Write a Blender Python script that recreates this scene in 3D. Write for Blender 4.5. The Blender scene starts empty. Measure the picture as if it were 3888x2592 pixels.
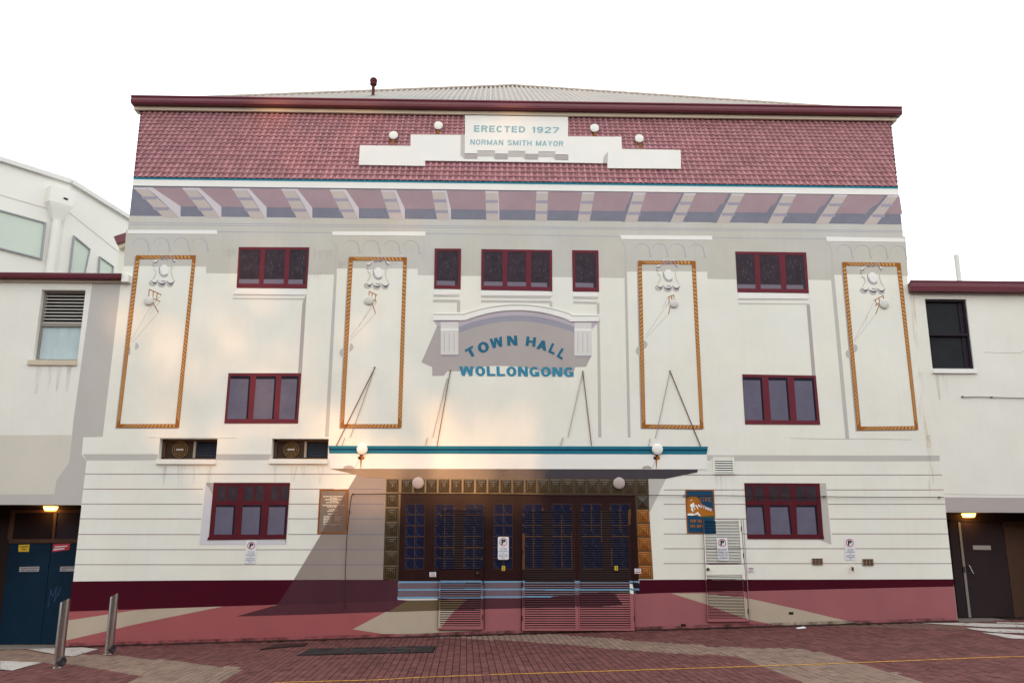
import bpy, bmesh, math, random
from mathutils import Vector, Matrix

random.seed(11)
R = math.radians
scene = bpy.context.scene
col = scene.collection

# ---------------------------------------------------------------- camera
# The street facade is the plane y = 0, x runs along it, z is up (metres).
FPX = 3306.2                      # focal length in pixels of the 3888 px wide photograph
CAM = Vector((0.0, -20.0, 1.82))
YAW, PITCH, ROLL = R(1.50), R(13.24), R(0.10)
_cy, _sy = math.cos(YAW), math.sin(YAW)
_f0 = Vector((_sy, _cy, 0)); _r0 = Vector((_cy, -_sy, 0)); _u0 = Vector((0, 0, 1))
FWD = _f0 * math.cos(PITCH) + _u0 * math.sin(PITCH)
_u1 = _u0 * math.cos(PITCH) - _f0 * math.sin(PITCH)
RIGHT = _r0 * math.cos(ROLL) + _u1 * math.sin(ROLL)
UP = _u1 * math.cos(ROLL) - _r0 * math.sin(ROLL)
cam_data = bpy.data.cameras.new('camera')
cam_data.sensor_width = 36.0
cam_data.lens = FPX / 3888 * 36.0
cam_data.clip_end = 1000
cam = bpy.data.objects.new('camera', cam_data)
col.objects.link(cam)
m3 = Matrix((RIGHT, UP, -FWD)).transposed()
cam.matrix_world = Matrix.Translation(CAM) @ m3.to_4x4()
scene.camera = cam

# ---------------------------------------------------------------- sky, sun, exposure
SUN_EL, SUN_AZ = R(5.5), R(184)    # low evening sun in the viewer's back; azimuth clockwise from +y
world = bpy.data.worlds.new('World')
scene.world = world
world.use_nodes = True
wn = world.node_tree
bg = wn.nodes['Background']
sky = wn.nodes.new('ShaderNodeTexSky')
sky.sky_type = 'NISHITA'
sky.sun_disc = False
sky.sun_elevation = SUN_EL
sky.sun_rotation = SUN_AZ
sky.dust_density = 4.0
sky.air_density = 1.0
hs = wn.nodes.new('ShaderNodeHueSaturation')
hs.inputs['Saturation'].default_value = 0.25
wn.links.new(sky.outputs[0], hs.inputs['Color'])
mixs = wn.nodes.new('ShaderNodeMix'); mixs.data_type = 'RGBA'       # an even sheet of bright cloud over most of the sky
mixs.inputs['Factor'].default_value = 0.8
wn.links.new(hs.outputs[0], mixs.inputs['A'])
mixs.inputs['B'].default_value = (3.32, 3.44, 3.50, 1)
wn.links.new(mixs.outputs['Result'], bg.inputs['Color'])
bg.inputs['Strength'].default_value = 0.15

sun_data = bpy.data.lights.new('sun', 'SUN')
sun_data.energy = 0.75
sun_data.angle = R(1.2)
sun_data.color = (1.0, 0.50, 0.20)
sun = bpy.data.objects.new('sun', sun_data)
col.objects.link(sun)
sd = Vector((math.sin(SUN_AZ) * math.cos(SUN_EL), math.cos(SUN_AZ) * math.cos(SUN_EL), math.sin(SUN_EL)))
sun.rotation_euler = sd.to_track_quat('Z', 'Y').to_euler()

scene.view_settings.view_transform = 'Standard'
scene.view_settings.look = 'None'
scene.view_settings.gamma = 1.0
scene.view_settings.use_curve_mapping = False
scene.view_settings.exposure = 2.0

# ---------------------------------------------------------------- measuring helpers
def ray(px, py):
    return RIGHT * (px - 1944) - UP * (py - 1296) + FWD * FPX

def on_plane(px, py, P, n):
    d = ray(px, py)
    return CAM + d * ((P - CAM).dot(n) / d.dot(n))

def W(px, py, y=0.0):
    """point of the facade plane (or one parallel to it at depth y) seen at this place of the photograph"""
    d = ray(px, py)
    return CAM + d * ((y - CAM.y) / d.y)

class Zoom:
    def __init__(s, x0, y0, k): s.x0, s.y0, s.k = x0, y0, k
    def __call__(s, *pts):
        return [(s.x0 + x / s.k, s.y0 + y / s.k) for x, y in pts]
ZA = Zoom(0, 500, 2.24); ZB = Zoom(400, 250, 2.0909); ZC = Zoom(1300, 250, 1.68); ZD = Zoom(2600, 350, 2.091)
ZE = Zoom(0, 1000, 2.0911); ZF = Zoom(800, 900, 1.96); ZG = Zoom(1500, 900, 1.96); ZH = Zoom(2300, 900, 1.96)
ZI = Zoom(3000, 900, 1.9595); ZJ = Zoom(0, 1600, 1.5811); ZK = Zoom(700, 1600, 1.5811); ZL = Zoom(1400, 1650, 1.96)
ZM = Zoom(1950, 1650, 1.96); ZN = Zoom(2500, 1650, 1.664); ZO = Zoom(3100, 1650, 1.665); ZP = Zoom(550, 950, 6.272)
ZQ = Zoom(1600, 1150, 3.2667); ZS = Zoom(1700, 350, 4.2764); ZT = Zoom(1300, 1680, 8.71); ZU = Zoom(180, 2220, 4.613)
ZV = Zoom(2540, 1820, 4.9); ZW = Zoom(1180, 1820, 6.533)
G1 = Zoom(0, 2300, 1.809); G2 = Zoom(1100, 2300, 1.809); G3 = Zoom(2588, 2300, 1.809)

_pl, _pr = W(250, 2457), W(3636, 2359)
GS = (_pr.z - _pl.z) / (_pr.x - _pl.x)          # the street climbs gently to the right
G0 = _pl.z - GS * _pl.x
GN = Vector((-GS, 0, 1)).normalized()
def gz(x): return G0 + GS * x
def ground(px, py): return on_plane(px, py, Vector((0, 0, G0)), GN)

# ---------------------------------------------------------------- materials
def lin(c):
    c /= 255.0
    return c / 12.92 if c <= 0.04045 else ((c + 0.055) / 1.055) ** 2.4
KALB = 0.93
def alb(rgb): return tuple(min(0.86, lin(c) * KALB) for c in rgb)

_mats = {}
def paint(name, rgb, rough=0.75, var=0.07, scale=1.3, bump=0.12, bscale=90, island=0.0, metal=0.0, streak=0.0, spec=0.12, coat=0.0, drift=0.0):
    """painted or plain surface: base colour with soft wear, fine relief"""
    if name in _mats: return _mats[name]
    m = bpy.data.materials.new(name); m.use_nodes = True
    n, l = m.node_tree.nodes, m.node_tree.links
    b = n['Principled BSDF']
    a = alb(rgb)
    b.inputs['Roughness'].default_value = rough
    b.inputs['Metallic'].default_value = metal
    b.inputs['Specular IOR Level'].default_value = spec
    if coat: b.inputs['Coat Weight'].default_value = coat
    g = n.new('ShaderNodeNewGeometry')
    t1 = n.new('ShaderNodeTexNoise'); t1.inputs['Scale'].default_value = scale; t1.inputs['Detail'].default_value = 6
    t1.inputs['Roughness'].default_value = 0.65
    l.new(g.outputs['Position'], t1.inputs['Vector'])
    mr = n.new('ShaderNodeMapRange')
    mr.inputs['From Min'].default_value = 0.3; mr.inputs['From Max'].default_value = 0.7
    mr.inputs['To Min'].default_value = 1 - var; mr.inputs['To Max'].default_value = 1 + var * 0.6
    l.new(t1.outputs['Fac'], mr.inputs['Value'])
    val = mr.outputs[0]
    if streak:
        mp = n.new('ShaderNodeMapping'); mp.inputs['Scale'].default_value = (9, 9, 0.7)
        l.new(g.outputs['Position'], mp.inputs['Vector'])
        t3 = n.new('ShaderNodeTexNoise'); t3.inputs['Scale'].default_value = 1.0; t3.inputs['Detail'].default_value = 5
        l.new(mp.outputs[0], t3.inputs['Vector'])
        m3_ = n.new('ShaderNodeMapRange'); m3_.inputs['From Min'].default_value = 0.52; m3_.inputs['From Max'].default_value = 0.8
        m3_.inputs['To Min'].default_value = 1.0; m3_.inputs['To Max'].default_value = 1 - streak
        l.new(t3.outputs['Fac'], m3_.inputs['Value'])
        mm = n.new('ShaderNodeMath'); mm.operation = 'MULTIPLY'
        l.new(val, mm.inputs[0]); l.new(m3_.outputs[0], mm.inputs[1]); val = mm.outputs[0]
    if island:
        oi = n.new('ShaderNodeObjectInfo')
        ad = n.new('ShaderNodeMath'); ad.operation = 'ADD'
        l.new(oi.outputs['Random'], ad.inputs[0]); l.new(g.outputs['Random Per Island'], ad.inputs[1])
        fr = n.new('ShaderNodeMath'); fr.operation = 'FRACT'; l.new(ad.outputs[0], fr.inputs[0])
        mi = n.new('ShaderNodeMapRange'); mi.inputs['To Min'].default_value = 1 - island; mi.inputs['To Max'].default_value = 1 + island
        l.new(fr.outputs[0], mi.inputs['Value'])
        mm = n.new('ShaderNodeMath'); mm.operation = 'MULTIPLY'
        l.new(val, mm.inputs[0]); l.new(mi.outputs[0], mm.inputs[1]); val = mm.outputs[0]
    mx = n.new('ShaderNodeVectorMath'); mx.operation = 'SCALE'
    mx.inputs[0].default_value = a
    l.new(val, mx.inputs['Scale'])
    if drift:                                  # thin washes of cream over the base coat
        td = n.new('ShaderNodeTexNoise'); td.inputs['Scale'].default_value = 0.45; td.inputs['Detail'].default_value = 7; td.inputs['Roughness'].default_value = 0.6
        l.new(g.outputs['Position'], td.inputs['Vector'])
        md = n.new('ShaderNodeMapRange'); md.inputs['From Min'].default_value = 0.42; md.inputs['From Max'].default_value = 0.66
        l.new(td.outputs['Fac'], md.inputs['Value'])
        mc = n.new('ShaderNodeMix'); mc.data_type = 'RGBA'; mc.blend_type = 'MULTIPLY'
        mc.inputs['B'].default_value = (1, 1 - .35 * drift, 1 - drift, 1)
        l.new(md.outputs[0], mc.inputs['Factor']); l.new(mx.outputs[0], mc.inputs['A'])
        l.new(mc.outputs['Result'], b.inputs['Base Color'])
    else:
        l.new(mx.outputs[0], b.inputs['Base Color'])
    if bump:
        t2 = n.new('ShaderNodeTexNoise'); t2.inputs['Scale'].default_value = bscale; t2.inputs['Detail'].default_value = 3
        l.new(g.outputs['Position'], t2.inputs['Vector'])
        bp = n.new('ShaderNodeBump'); bp.inputs['Strength'].default_value = bump; bp.inputs['Distance'].default_value = 0.01
        l.new(t2.outputs['Fac'], bp.inputs['Height']); l.new(bp.outputs[0], b.inputs['Normal'])
    _mats[name] = m
    return m

WHITE = paint('white wall paint', (242, 241, 231), var=0.06, scale=0.6, streak=0.03, drift=0.05)
WING = paint('cream wing render', (241, 239, 230), var=0.05, scale=0.7, streak=0.03, drift=0.05)
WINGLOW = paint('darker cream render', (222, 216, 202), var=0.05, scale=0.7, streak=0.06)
BRIGHT = paint('bright white paint', (246, 244, 238), var=0.03)
SHADE = paint('grey mural paint', (199, 194, 188), var=0.05, scale=0.9)
FRIEZE = paint('frieze grey mural paint', (205, 203, 196), var=0.07, scale=0.8, streak=0.05, drift=0.12)
MAUVEG = paint('mauve grey mural paint', (184, 175, 172), var=0.05)
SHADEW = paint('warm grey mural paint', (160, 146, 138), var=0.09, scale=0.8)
LILAC = paint('lilac line paint', (176, 174, 186), var=0.08)
TEAL = paint('teal paint', (38, 118, 140), var=0.10, scale=2)
TEALD = paint('dark teal paint', (22, 62, 92), var=0.1)
TURQ = paint('turquoise band paint', (62, 148, 172), var=0.08)
LETTER = paint('blue lettering paint', (48, 112, 142), var=0.08, scale=3)
LETTERL = paint('light blue lettering paint', (66, 142, 170), var=0.08, scale=3)
LETTERP = paint('pale blue lettering paint', (146, 186, 194), var=0.05)
TILE = paint('roof tile mauve', (178, 124, 130), var=0.12, scale=3, island=0.12)
TILEHI = paint('roof tile roll', (192, 148, 152), var=0.10, scale=3, island=0.12)
TILELO = paint('roof tile edge', (112, 58, 66), var=0.1, scale=3)
MAROON = paint('maroon gutter metal', (104, 34, 50), rough=0.4, var=0.10, scale=2, bump=0.02, spec=0.5)
MAROOND = paint('maroon window paint', (112, 46, 58), rough=0.6, var=0.10, scale=4)
MAROONB = paint('deep maroon plinth paint', (72, 4, 28), rough=0.7, var=0.12, scale=1.2)
MAROONS = paint('plum grey plinth paint', (80, 44, 54), rough=0.75, var=0.12)
FASCIA = paint('cream fascia board', (214, 200, 178), var=0.05)
SOFFIT = paint('mauve soffit paint', (170, 146, 152), var=0.09, scale=2)
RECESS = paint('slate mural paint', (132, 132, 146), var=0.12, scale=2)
BRSIDE = paint('pale lilac bracket side paint', (212, 204, 208), var=0.05)
BRUND = paint('pinkish bracket underside paint', (198, 186, 180), var=0.07, scale=2)
BRSTEP = paint('lilac bracket step paint', (164, 158, 174), var=0.07)
GOLD = paint('ochre rope paint', (164, 102, 44), var=0.15, scale=6)
GOLDL = paint('light rope strand paint', (216, 170, 112), var=0.1, scale=6)
GOLDD = paint('dark rope strand paint', (120, 66, 22), var=0.1, scale=6)
GLASSD = paint('dark painted glass', (62, 52, 60), rough=0.55, var=0.4, scale=5)
GLASSG = paint('grey blue painted glass', (108, 104, 122), rough=0.55, var=0.15, scale=3)
GLASSL = paint('lilac pane paint', (126, 118, 132), rough=0.6, var=0.1)
GLASSK = paint('near black pane paint', (34, 28, 42), rough=0.6, var=0.1)
GLINT = paint('pane glint paint', (86, 82, 92), rough=0.6, var=0.2)
PINK = paint('pink plinth paint', (168, 92, 94), var=0.09, scale=1.1)
PINKM = paint('mauve pink plinth paint', (164, 100, 104), var=0.09, scale=1.1)
TAN = paint('tan plinth paint', (190, 174, 154), var=0.07, scale=1.1)
OLIVE = paint('olive plinth paint', (110, 92, 68), var=0.08)
PLUM = paint('plum plinth paint', (88, 50, 58), var=0.1)
DOORB = paint('dark brown door paint', (42, 12, 10), spec=0.22, rough=0.45, var=0.25, scale=3)
STUD = paint('olive bronze stud paint', (74, 58, 32), spec=0.6, rough=0.36, var=0.25, scale=3)
STUDK = paint('dark stud groove paint', (54, 42, 26), rough=0.5, var=0.2, scale=3)
STUDL = paint('gold stud paint', (162, 104, 52), rough=0.5, var=0.2, scale=4)
CANUND = paint('dark canopy underside paint', (60, 52, 60), spec=0.6, rough=0.36, var=0.18, scale=1.5)
NAVY = paint('navy glass block paint', (20, 24, 52), spec=0.14, rough=0.45, var=0.25, scale=5)
NAVYL = paint('glass block crescent paint', (50, 48, 74), rough=0.45, var=0.25, scale=9)
MUNTIN = paint('bronze glazing bar paint', (100, 68, 42), rough=0.5, var=0.2, scale=6)
STEPB = paint('light blue nosing paint', (124, 164, 196), var=0.12, scale=4)
STEPG = paint('grey riser paint', (118, 100, 108), var=0.1)
GAP = paint('louvre backing', (34, 25, 27), var=0.1)
BLACK = paint('black print', (18, 18, 20), rough=0.5, var=0.02, bump=0)
RED = paint('red print', (190, 50, 60), rough=0.5, var=0.04, bump=0)
SIGNW = paint('white sign enamel', (236, 236, 240), rough=0.35, var=0.02, bump=0, spec=0.5)
STICKY = paint('yellow sticker', (222, 190, 66), rough=0.5, var=0.05, bump=0)
STICKR = paint('red sticker', (196, 70, 84), rough=0.5, var=0.08, bump=0)
STICKG = paint('grey label', (176, 170, 168), rough=0.5, var=0.06, bump=0)
GREYT = paint('grey print', (120, 118, 132), rough=0.5, var=0.04, bump=0)
PLAQ = paint('taupe plaque paint', (142, 124, 110), var=0.08)
PLAQD = paint('dark taupe plaque paint', (122, 100, 88), var=0.08)
CREAMT = paint('cream print', (236, 220, 196), var=0.03, bump=0)
BROWNT = paint('faded brown print', (160, 134, 112), var=0.03, bump=0)
POSTB = paint('poster blue', (30, 74, 104), var=0.1)
POSTO = paint('poster orange', (182, 112, 38), var=0.1, scale=4)
POSTG = paint('poster green', (70, 92, 62), var=0.1)
POSTT = paint('poster lettering', (156, 112, 70), var=0.08)
POSTR = paint('poster red', (130, 24, 32), var=0.06)
GLOBE = paint('opal globe paint', (246, 244, 238), rough=0.4, var=0.03)
GLOBEP = paint('shaded globe paint', (220, 217, 210), rough=0.5, var=0.05)
GLOBES = paint('grey globe paint', (186, 172, 168), rough=0.5, var=0.05)
BRASS = paint('brass bracket paint', (172, 112, 44), rough=0.5, var=0.15, scale=9)
BRASSD = paint('dark bronze paint', (76, 44, 28), rough=0.5, var=0.2, scale=9)
RODC = paint('maroon rod paint', (118, 84, 82), var=0.05)
RODS = paint('grey line paint', (170, 160, 158), var=0.05)
STEEL = paint('brushed stainless steel', (202, 198, 192), rough=0.22, var=0.08, scale=6, bump=0.03, metal=1.0)
STEELD = paint('dark lock housing', (52, 44, 46), rough=0.4, var=0.1, bump=0.02, spec=0.5)
ALU = paint('anodised frame', (150, 142, 134), rough=0.45, var=0.05, bump=0)
LOUV = paint('pale louvre blade', (200, 196, 192), rough=0.5, var=0.05, bump=0)
CURT = paint('pale curtain behind glass', (196, 212, 216), rough=0.35, var=0.08, scale=4, bump=0, streak=0.12)
SCREEN = paint('dark fly screen', (40, 42, 46), rough=0.4, var=0.2, scale=3, bump=0)
DARKFR = paint('dark window frame', (46, 38, 48), rough=0.5, var=0.05, bump=0)
BLADED = paint('dark glass louvre blade', (44, 52, 66), rough=0.25, var=0.1, bump=0, spec=0.6)
FANM = paint('bronze fan guard', (120, 96, 66), rough=0.5, var=0.1, bump=0)
FANB = paint('fan housing', (56, 46, 40), rough=0.5, var=0.1, bump=0)
BLUED = paint('dark blue door paint', (20, 46, 66), rough=0.5, var=0.2, scale=2, streak=0.1)
BROWNF = paint('brown timber frame', (84, 62, 50), rough=0.6, var=0.15)
BROWND = paint('dark brown reveal', (50, 38, 36), rough=0.7, var=0.15)
TAUPED = paint('brown flush door', (54, 42, 44), rough=0.55, var=0.12, scale=2)
CHALK = paint('chalk scribble', (76, 92, 140), var=0.1, bump=0)
CONC = paint('concrete step', (128, 120, 114), var=0.12)
BLDG = paint('white modern render', (234, 232, 226), var=0.03, scale=0.4)
BLDGJ = paint('render joint', (206, 202, 198), var=0.03)
GREENGL = paint('green tinted glass', (206, 216, 206), rough=0.5, var=0.05, scale=0.6, bump=0, spec=0.1)
GREYFR = paint('grey aluminium window frame', (164, 166, 170), rough=0.4, var=0.03, bump=0)
ZINC = paint('weathered corrugated iron', (140, 139, 134), rough=0.5, var=0.12, scale=1.5, bump=0.05, streak=0.1, spec=0.4)
FLUE = paint('dark red flue', (62, 28, 34), rough=0.55, var=0.15, scale=5)
CABLE = paint('dark cable', (66, 50, 48), rough=0.6, var=0.05, bump=0)
PVC = paint('white plastic pipe', (232, 230, 226), rough=0.4, var=0.04, bump=0)
TERRA = paint('terracotta vent', (150, 124, 106), var=0.12, scale=8)
IRONR = paint('rusty grated cover', (78, 58, 56), rough=0.7, var=0.5, scale=5)
IRON = paint('cast iron cover', (64, 60, 62), rough=0.6, var=0.7, scale=3)
PAVR = paint('red clay paver', (104, 66, 64), rough=0.85, var=0.22, scale=2.2, bump=0.25, bscale=120, island=0.2)
PAVT = paint('buff clay paver', (132, 110, 98), rough=0.85, var=0.2, scale=2.2, bump=0.25, bscale=120, island=0.12)
PAVW = paint('paver under white road paint', (212, 206, 200), rough=0.8, var=0.14, scale=8, bump=0.2, bscale=120, island=0.06)
PAVB = paint('brown clay paver', (108, 82, 74), rough=0.85, var=0.14, scale=5, bump=0.25, bscale=120, island=0.12)
SAND = paint('joint sand', (54, 38, 36), rough=0.95, var=0.2, scale=9)
YELLOW = paint('yellow line paint', (204, 150, 62), rough=0.7, var=0.25, scale=14)
LEAFM = paint('dry brown leaf', (120, 60, 44), rough=0.7, var=0.2, scale=30)
PAPER = paint('white paper', (232, 232, 232), rough=0.6, var=0.03, bump=0)
ASPH = paint('asphalt road', (70, 68, 66), rough=0.9, var=0.15, scale=4, bump=0.3)

def lamp_material():
    m = bpy.data.materials.new('lit lamp lens'); m.use_nodes = True
    b = m.node_tree.nodes['Principled BSDF']
    b.inputs['Base Color'].default_value = (0.9, 0.5, 0.15, 1)
    b.inputs['Emission Color'].default_value = (1.0, 0.42, 0.07, 1)
    b.inputs['Emission Strength'].default_value = 3.0
    return m
LAMP = lamp_material()

def stain_material():
    m = bpy.data.materials.new('rust stain'); m.use_nodes = True
    n, l = m.node_tree.nodes, m.node_tree.links
    b = n['Principled BSDF']; b.inputs['Base Color'].default_value = (0.62, 0.48, 0.30, 1); b.inputs['Roughness'].default_value = 0.8
    g = n.new('ShaderNodeNewGeometry'); mp = n.new('ShaderNodeMapping'); mp.inputs['Scale'].default_value = (9, 9, 0.8)
    l.new(g.outputs['Position'], mp.inputs['Vector'])
    t = n.new('ShaderNodeTexNoise'); t.inputs['Scale'].default_value = 1.5; t.inputs['Detail'].default_value = 6
    l.new(mp.outputs[0], t.inputs['Vector'])
    mr = n.new('ShaderNodeMapRange'); mr.inputs['From Min'].default_value = 0.46; mr.inputs['From Max'].default_value = 0.78
    mr.inputs['To Max'].default_value = 0.55
    l.new(t.outputs['Fac'], mr.inputs['Value']); l.new(mr.outputs[0], b.inputs['Alpha'])
    return m
STAIN = stain_material()

# ---------------------------------------------------------------- object helpers
_base = {}
def thing(name, label, cat, loc=(0, 0, 0), group=None):
    o = bpy.data.objects.new(name, None); o.empty_display_size = 0.2
    o.location = loc; col.objects.link(o)
    o['label'] = label; o['category'] = cat
    if group: o['group'] = group
    _base[o] = Vector(loc)
    return o

def mesh_obj(name, verts, faces, mats, parent=None, mi=None, smooth=False):
    """link one mesh object; vertices are given in world metres"""
    off = _base[parent] if parent is not None else Vector((0, 0, 0))
    me = bpy.data.meshes.new(name)
    me.from_pydata([Vector(v) - off for v in verts], [], faces)
    for m in (mats if isinstance(mats, (list, tuple)) else [mats]): me.materials.append(m)
    if mi: me.polygons.foreach_set('material_index', mi)
    if smooth: me.polygons.foreach_set('use_smooth', [True] * len(me.polygons))
    me.update()
    o = bpy.data.objects.new(name, me); col.objects.link(o)
    if parent is not None:
        o.parent = parent
    _base[o] = off
    return o

class MB:
    """collects pieces of ONE part"""
    def __init__(s): s.v, s.f, s.m, s.mats = [], [], [], []
    def mat(s, m):
        if m not in s.mats: s.mats.append(m)
        return s.mats.index(m)
    def poly(s, pts, m):
        k = len(s.v); s.v += [Vector(p) for p in pts]; s.f.append(list(range(k, k + len(pts)))); s.m.append(s.mat(m))
    def grid(s, rows, m, closed=False):
        k = len(s.v); w = len(rows[0])
        for r in rows: s.v += [Vector(p) for p in r]
        for i in range(len(rows) - 1):
            for j in range(w if closed else w - 1):
                a = k + i * w + j; b = k + i * w + (j + 1) % w
                s.f.append([a, b, b + w, a + w]); s.m.append(s.mat(m))
    def prism(s, pts, y0, y1, m, back=False):
        """pts: world points (x,_,z) counter-clockwise or not; front at y1, sides back to y0"""
        a = sum(pts[i].x * pts[(i + 1) % len(pts)].z - pts[(i + 1) % len(pts)].x * pts[i].z for i in range(len(pts)))
        if a < 0: pts = pts[::-1]
        fr = [Vector((p.x, y1, p.z)) for p in pts]; bk = [Vector((p.x, y0, p.z)) for p in pts]
        k = len(s.v); n = len(pts); s.v += fr + bk; q = s.mat(m)
        s.f.append(list(range(k, k + n))); s.m.append(q)
        for i in range(n):
            j = (i + 1) % n
            s.f.append([k + i, k + n + i, k + n + j, k + j]); s.m.append(q)
        if back: s.f.append([k + n + i for i in reversed(range(n))]); s.m.append(q)
    def box(s, x0, x1, y0, y1, z0, z1, m):
        v = [(x, y, z) for x in (x0, x1) for y in (y0, y1) for z in (z0, z1)]
        k = len(s.v); s.v += [Vector(p) for p in v]; q = s.mat(m)
        for f in ((0, 1, 3, 2), (4, 6, 7, 5), (0, 4, 5, 1), (2, 3, 7, 6), (0, 2, 6, 4), (1, 5, 7, 3)):
            s.f.append([k + i for i in f]); s.m.append(q)
    def tube(s, pts, r, m, n=8, cap=True):
        pts = [Vector(p) for p in pts]; rows = []
        for i, p in enumerate(pts):
            d = (pts[min(i + 1, len(pts) - 1)] - pts[max(i - 1, 0)]).normalized()
            a = d.orthogonal().normalized() if abs(d.z) > 0.95 or True else None
            ref = Vector((0, -1, 0)) if abs(d.y) < 0.9 else Vector((0, 0, 1))
            a = d.cross(ref).normalized(); b = d.cross(a).normalized()
            rr = r[i] if isinstance(r, (list, tuple)) else r
            rows.append([p + (a * math.cos(t) + b * math.sin(t)) * rr for t in [2 * math.pi * q / n for q in range(n)]])
        s.grid(rows, m, True)
        if cap:
            s.poly(rows[0][::-1], m); s.poly(rows[-1], m)
    def lathe(s, c, prof, m, n=16, axis=(0, 0, 1)):
        ax = Vector(axis).normalized(); a = ax.orthogonal().normalized(); b = ax.cross(a)
        rows = [[Vector(c) + ax * h + (a * math.cos(t) + b * math.sin(t)) * max(rr, 1e-4) for t in [2 * math.pi * q / n for q in range(n)]] for rr, h in prof]
        s.grid(rows, m, True)
    def build(s, name, parent=None, smooth=False):
        return mesh_obj(name, s.v, s.f, s.mats, parent, s.m, smooth)

# every painted shape is remembered, so that paint that runs on over the louvre doors can be looked up
THIN = 0.45
REG = []
def inside(p, poly):
    x, y = p; c = False; n = len(poly)
    for i in range(n):
        x0, y0 = poly[i]; x1, y1 = poly[i - 1]
        if (y0 > y) != (y1 > y) and x < (x1 - x0) * (y - y0) / (y1 - y0) + x0: c = not c
    return c
def paint_at(px, py, default):
    m = default
    for poly, mm, bb in REG:
        if bb[0] <= px <= bb[1] and bb[2] <= py <= bb[3] and inside((px, py), poly): m = mm
    return m
def reg(px, m):
    REG.append((px, m, (min(p[0] for p in px), max(p[0] for p in px), min(p[1] for p in px), max(p[1] for p in px))))

def flat(name, px, mm, m, parent, record=True):
    """a coat of mural paint or applied piece MM millimetres proud of the facade"""
    if record: reg(px, m)
    b = MB(); b.prism([W(x, y) for x, y in px], 0.001, -mm * THIN / 1000, m)
    return b.build(name, parent)
def addflat(b, px, mm, m, record=True):
    if record: reg(px, m)
    b.prism([W(x, y) for x, y in px], 0.001, -mm * THIN / 1000, m)
def stroke(p, q, w):
    dx, dy = q[0] - p[0], q[1] - p[1]; L = math.hypot(dx, dy) or 1
    nx, ny = -dy / L * w / 2, dx / L * w / 2
    return [(p[0] + nx, p[1] + ny), (q[0] + nx, q[1] + ny), (q[0] - nx, q[1] - ny), (p[0] - nx, p[1] - ny)]
def ribbon(pts, w):
    L, Rr = [], []
    for i, p in enumerate(pts):
        a, c = pts[max(i - 1, 0)], pts[min(i + 1, len(pts) - 1)]
        dx, dy = c[0] - a[0], c[1] - a[1]; d = math.hypot(dx, dy) or 1
        ww = (w[i] if isinstance(w, (list, tuple)) else w) / 2
        L.append((p[0] - dy / d * ww, p[1] + dx / d * ww)); Rr.append((p[0] + dy / d * ww, p[1] - dx / d * ww))
    return L + Rr[::-1]
def circ(c, r, n=24, ry=None, a0=0, a1=360):
    ry = ry or r
    k = n if a1 - a0 == 360 else n + 1
    return [(c[0] + r * math.cos(R(a0 + (a1 - a0) * i / n)), c[1] + ry * math.sin(R(a0 + (a1 - a0) * i / n))) for i in range(k)]
def bil(q, u, v):
    (a, b, c, d) = q   # TL TR BR BL
    return (a[0] * (1 - u) * (1 - v) + b[0] * u * (1 - v) + c[0] * u * v + d[0] * (1 - u) * v,
            a[1] * (1 - u) * (1 - v) + b[1] * u * (1 - v) + c[1] * u * v + d[1] * (1 - u) * v)
def sub(q, u0, v0, u1, v1): return [bil(q, u0, v0), bil(q, u1, v0), bil(q, u1, v1), bil(q, u0, v1)]
def lerp(a, b, t): return a + (b - a) * t

def glyphs(text, bold=0.03, spacing=1.0):
    """letters of TEXT as separate flat meshes (verts in 0..1 of the whole string's box, faces)"""
    cu = bpy.data.curves.new('text', 'FONT'); cu.body = text; cu.offset = bold; cu.resolution_u = 3; cu.space_character = spacing
    cu.align_x = 'CENTER'
    o = bpy.data.objects.new('text', cu); col.objects.link(o)
    dg = bpy.context.evaluated_depsgraph_get()
    me = o.evaluated_get(dg).to_mesh()
    bm = bmesh.new(); bm.from_mesh(me); bmesh.ops.remove_doubles(bm, verts=bm.verts, dist=1e-5)
    xs = [v.co.x for v in bm.verts]; ys = [v.co.y for v in bm.verts]
    x0, x1, y0, y1 = min(xs), max(xs), min(ys), max(ys)
    seen, out = set(), []
    bm.verts.ensure_lookup_table()
    for f0 in bm.faces:
        if f0.index in seen: continue
        st, fs = [f0], []
        seen.add(f0.index)
        while st:
            f = st.pop(); fs.append(f)
            for e in f.edges:
                for g in e.link_faces:
                    if g.index not in seen: seen.add(g.index); st.append(g)
        idx, vs, faces = {}, [], []
        for f in fs:
            ff = []
            for v in f.verts:
                if v.index not in idx:
                    idx[v.index] = len(vs); vs.append(((v.co.x - x0) / (x1 - x0), 1 - (v.co.y - y0) / (y1 - y0)))
                ff.append(idx[v.index])
            faces.append(ff)
        out.append((vs, faces, (x1 - x0) / (y1 - y0)))
    bm.free(); o.evaluated_get(dg).to_mesh_clear()
    bpy.data.objects.remove(o); bpy.data.curves.remove(cu)
    return out

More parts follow.
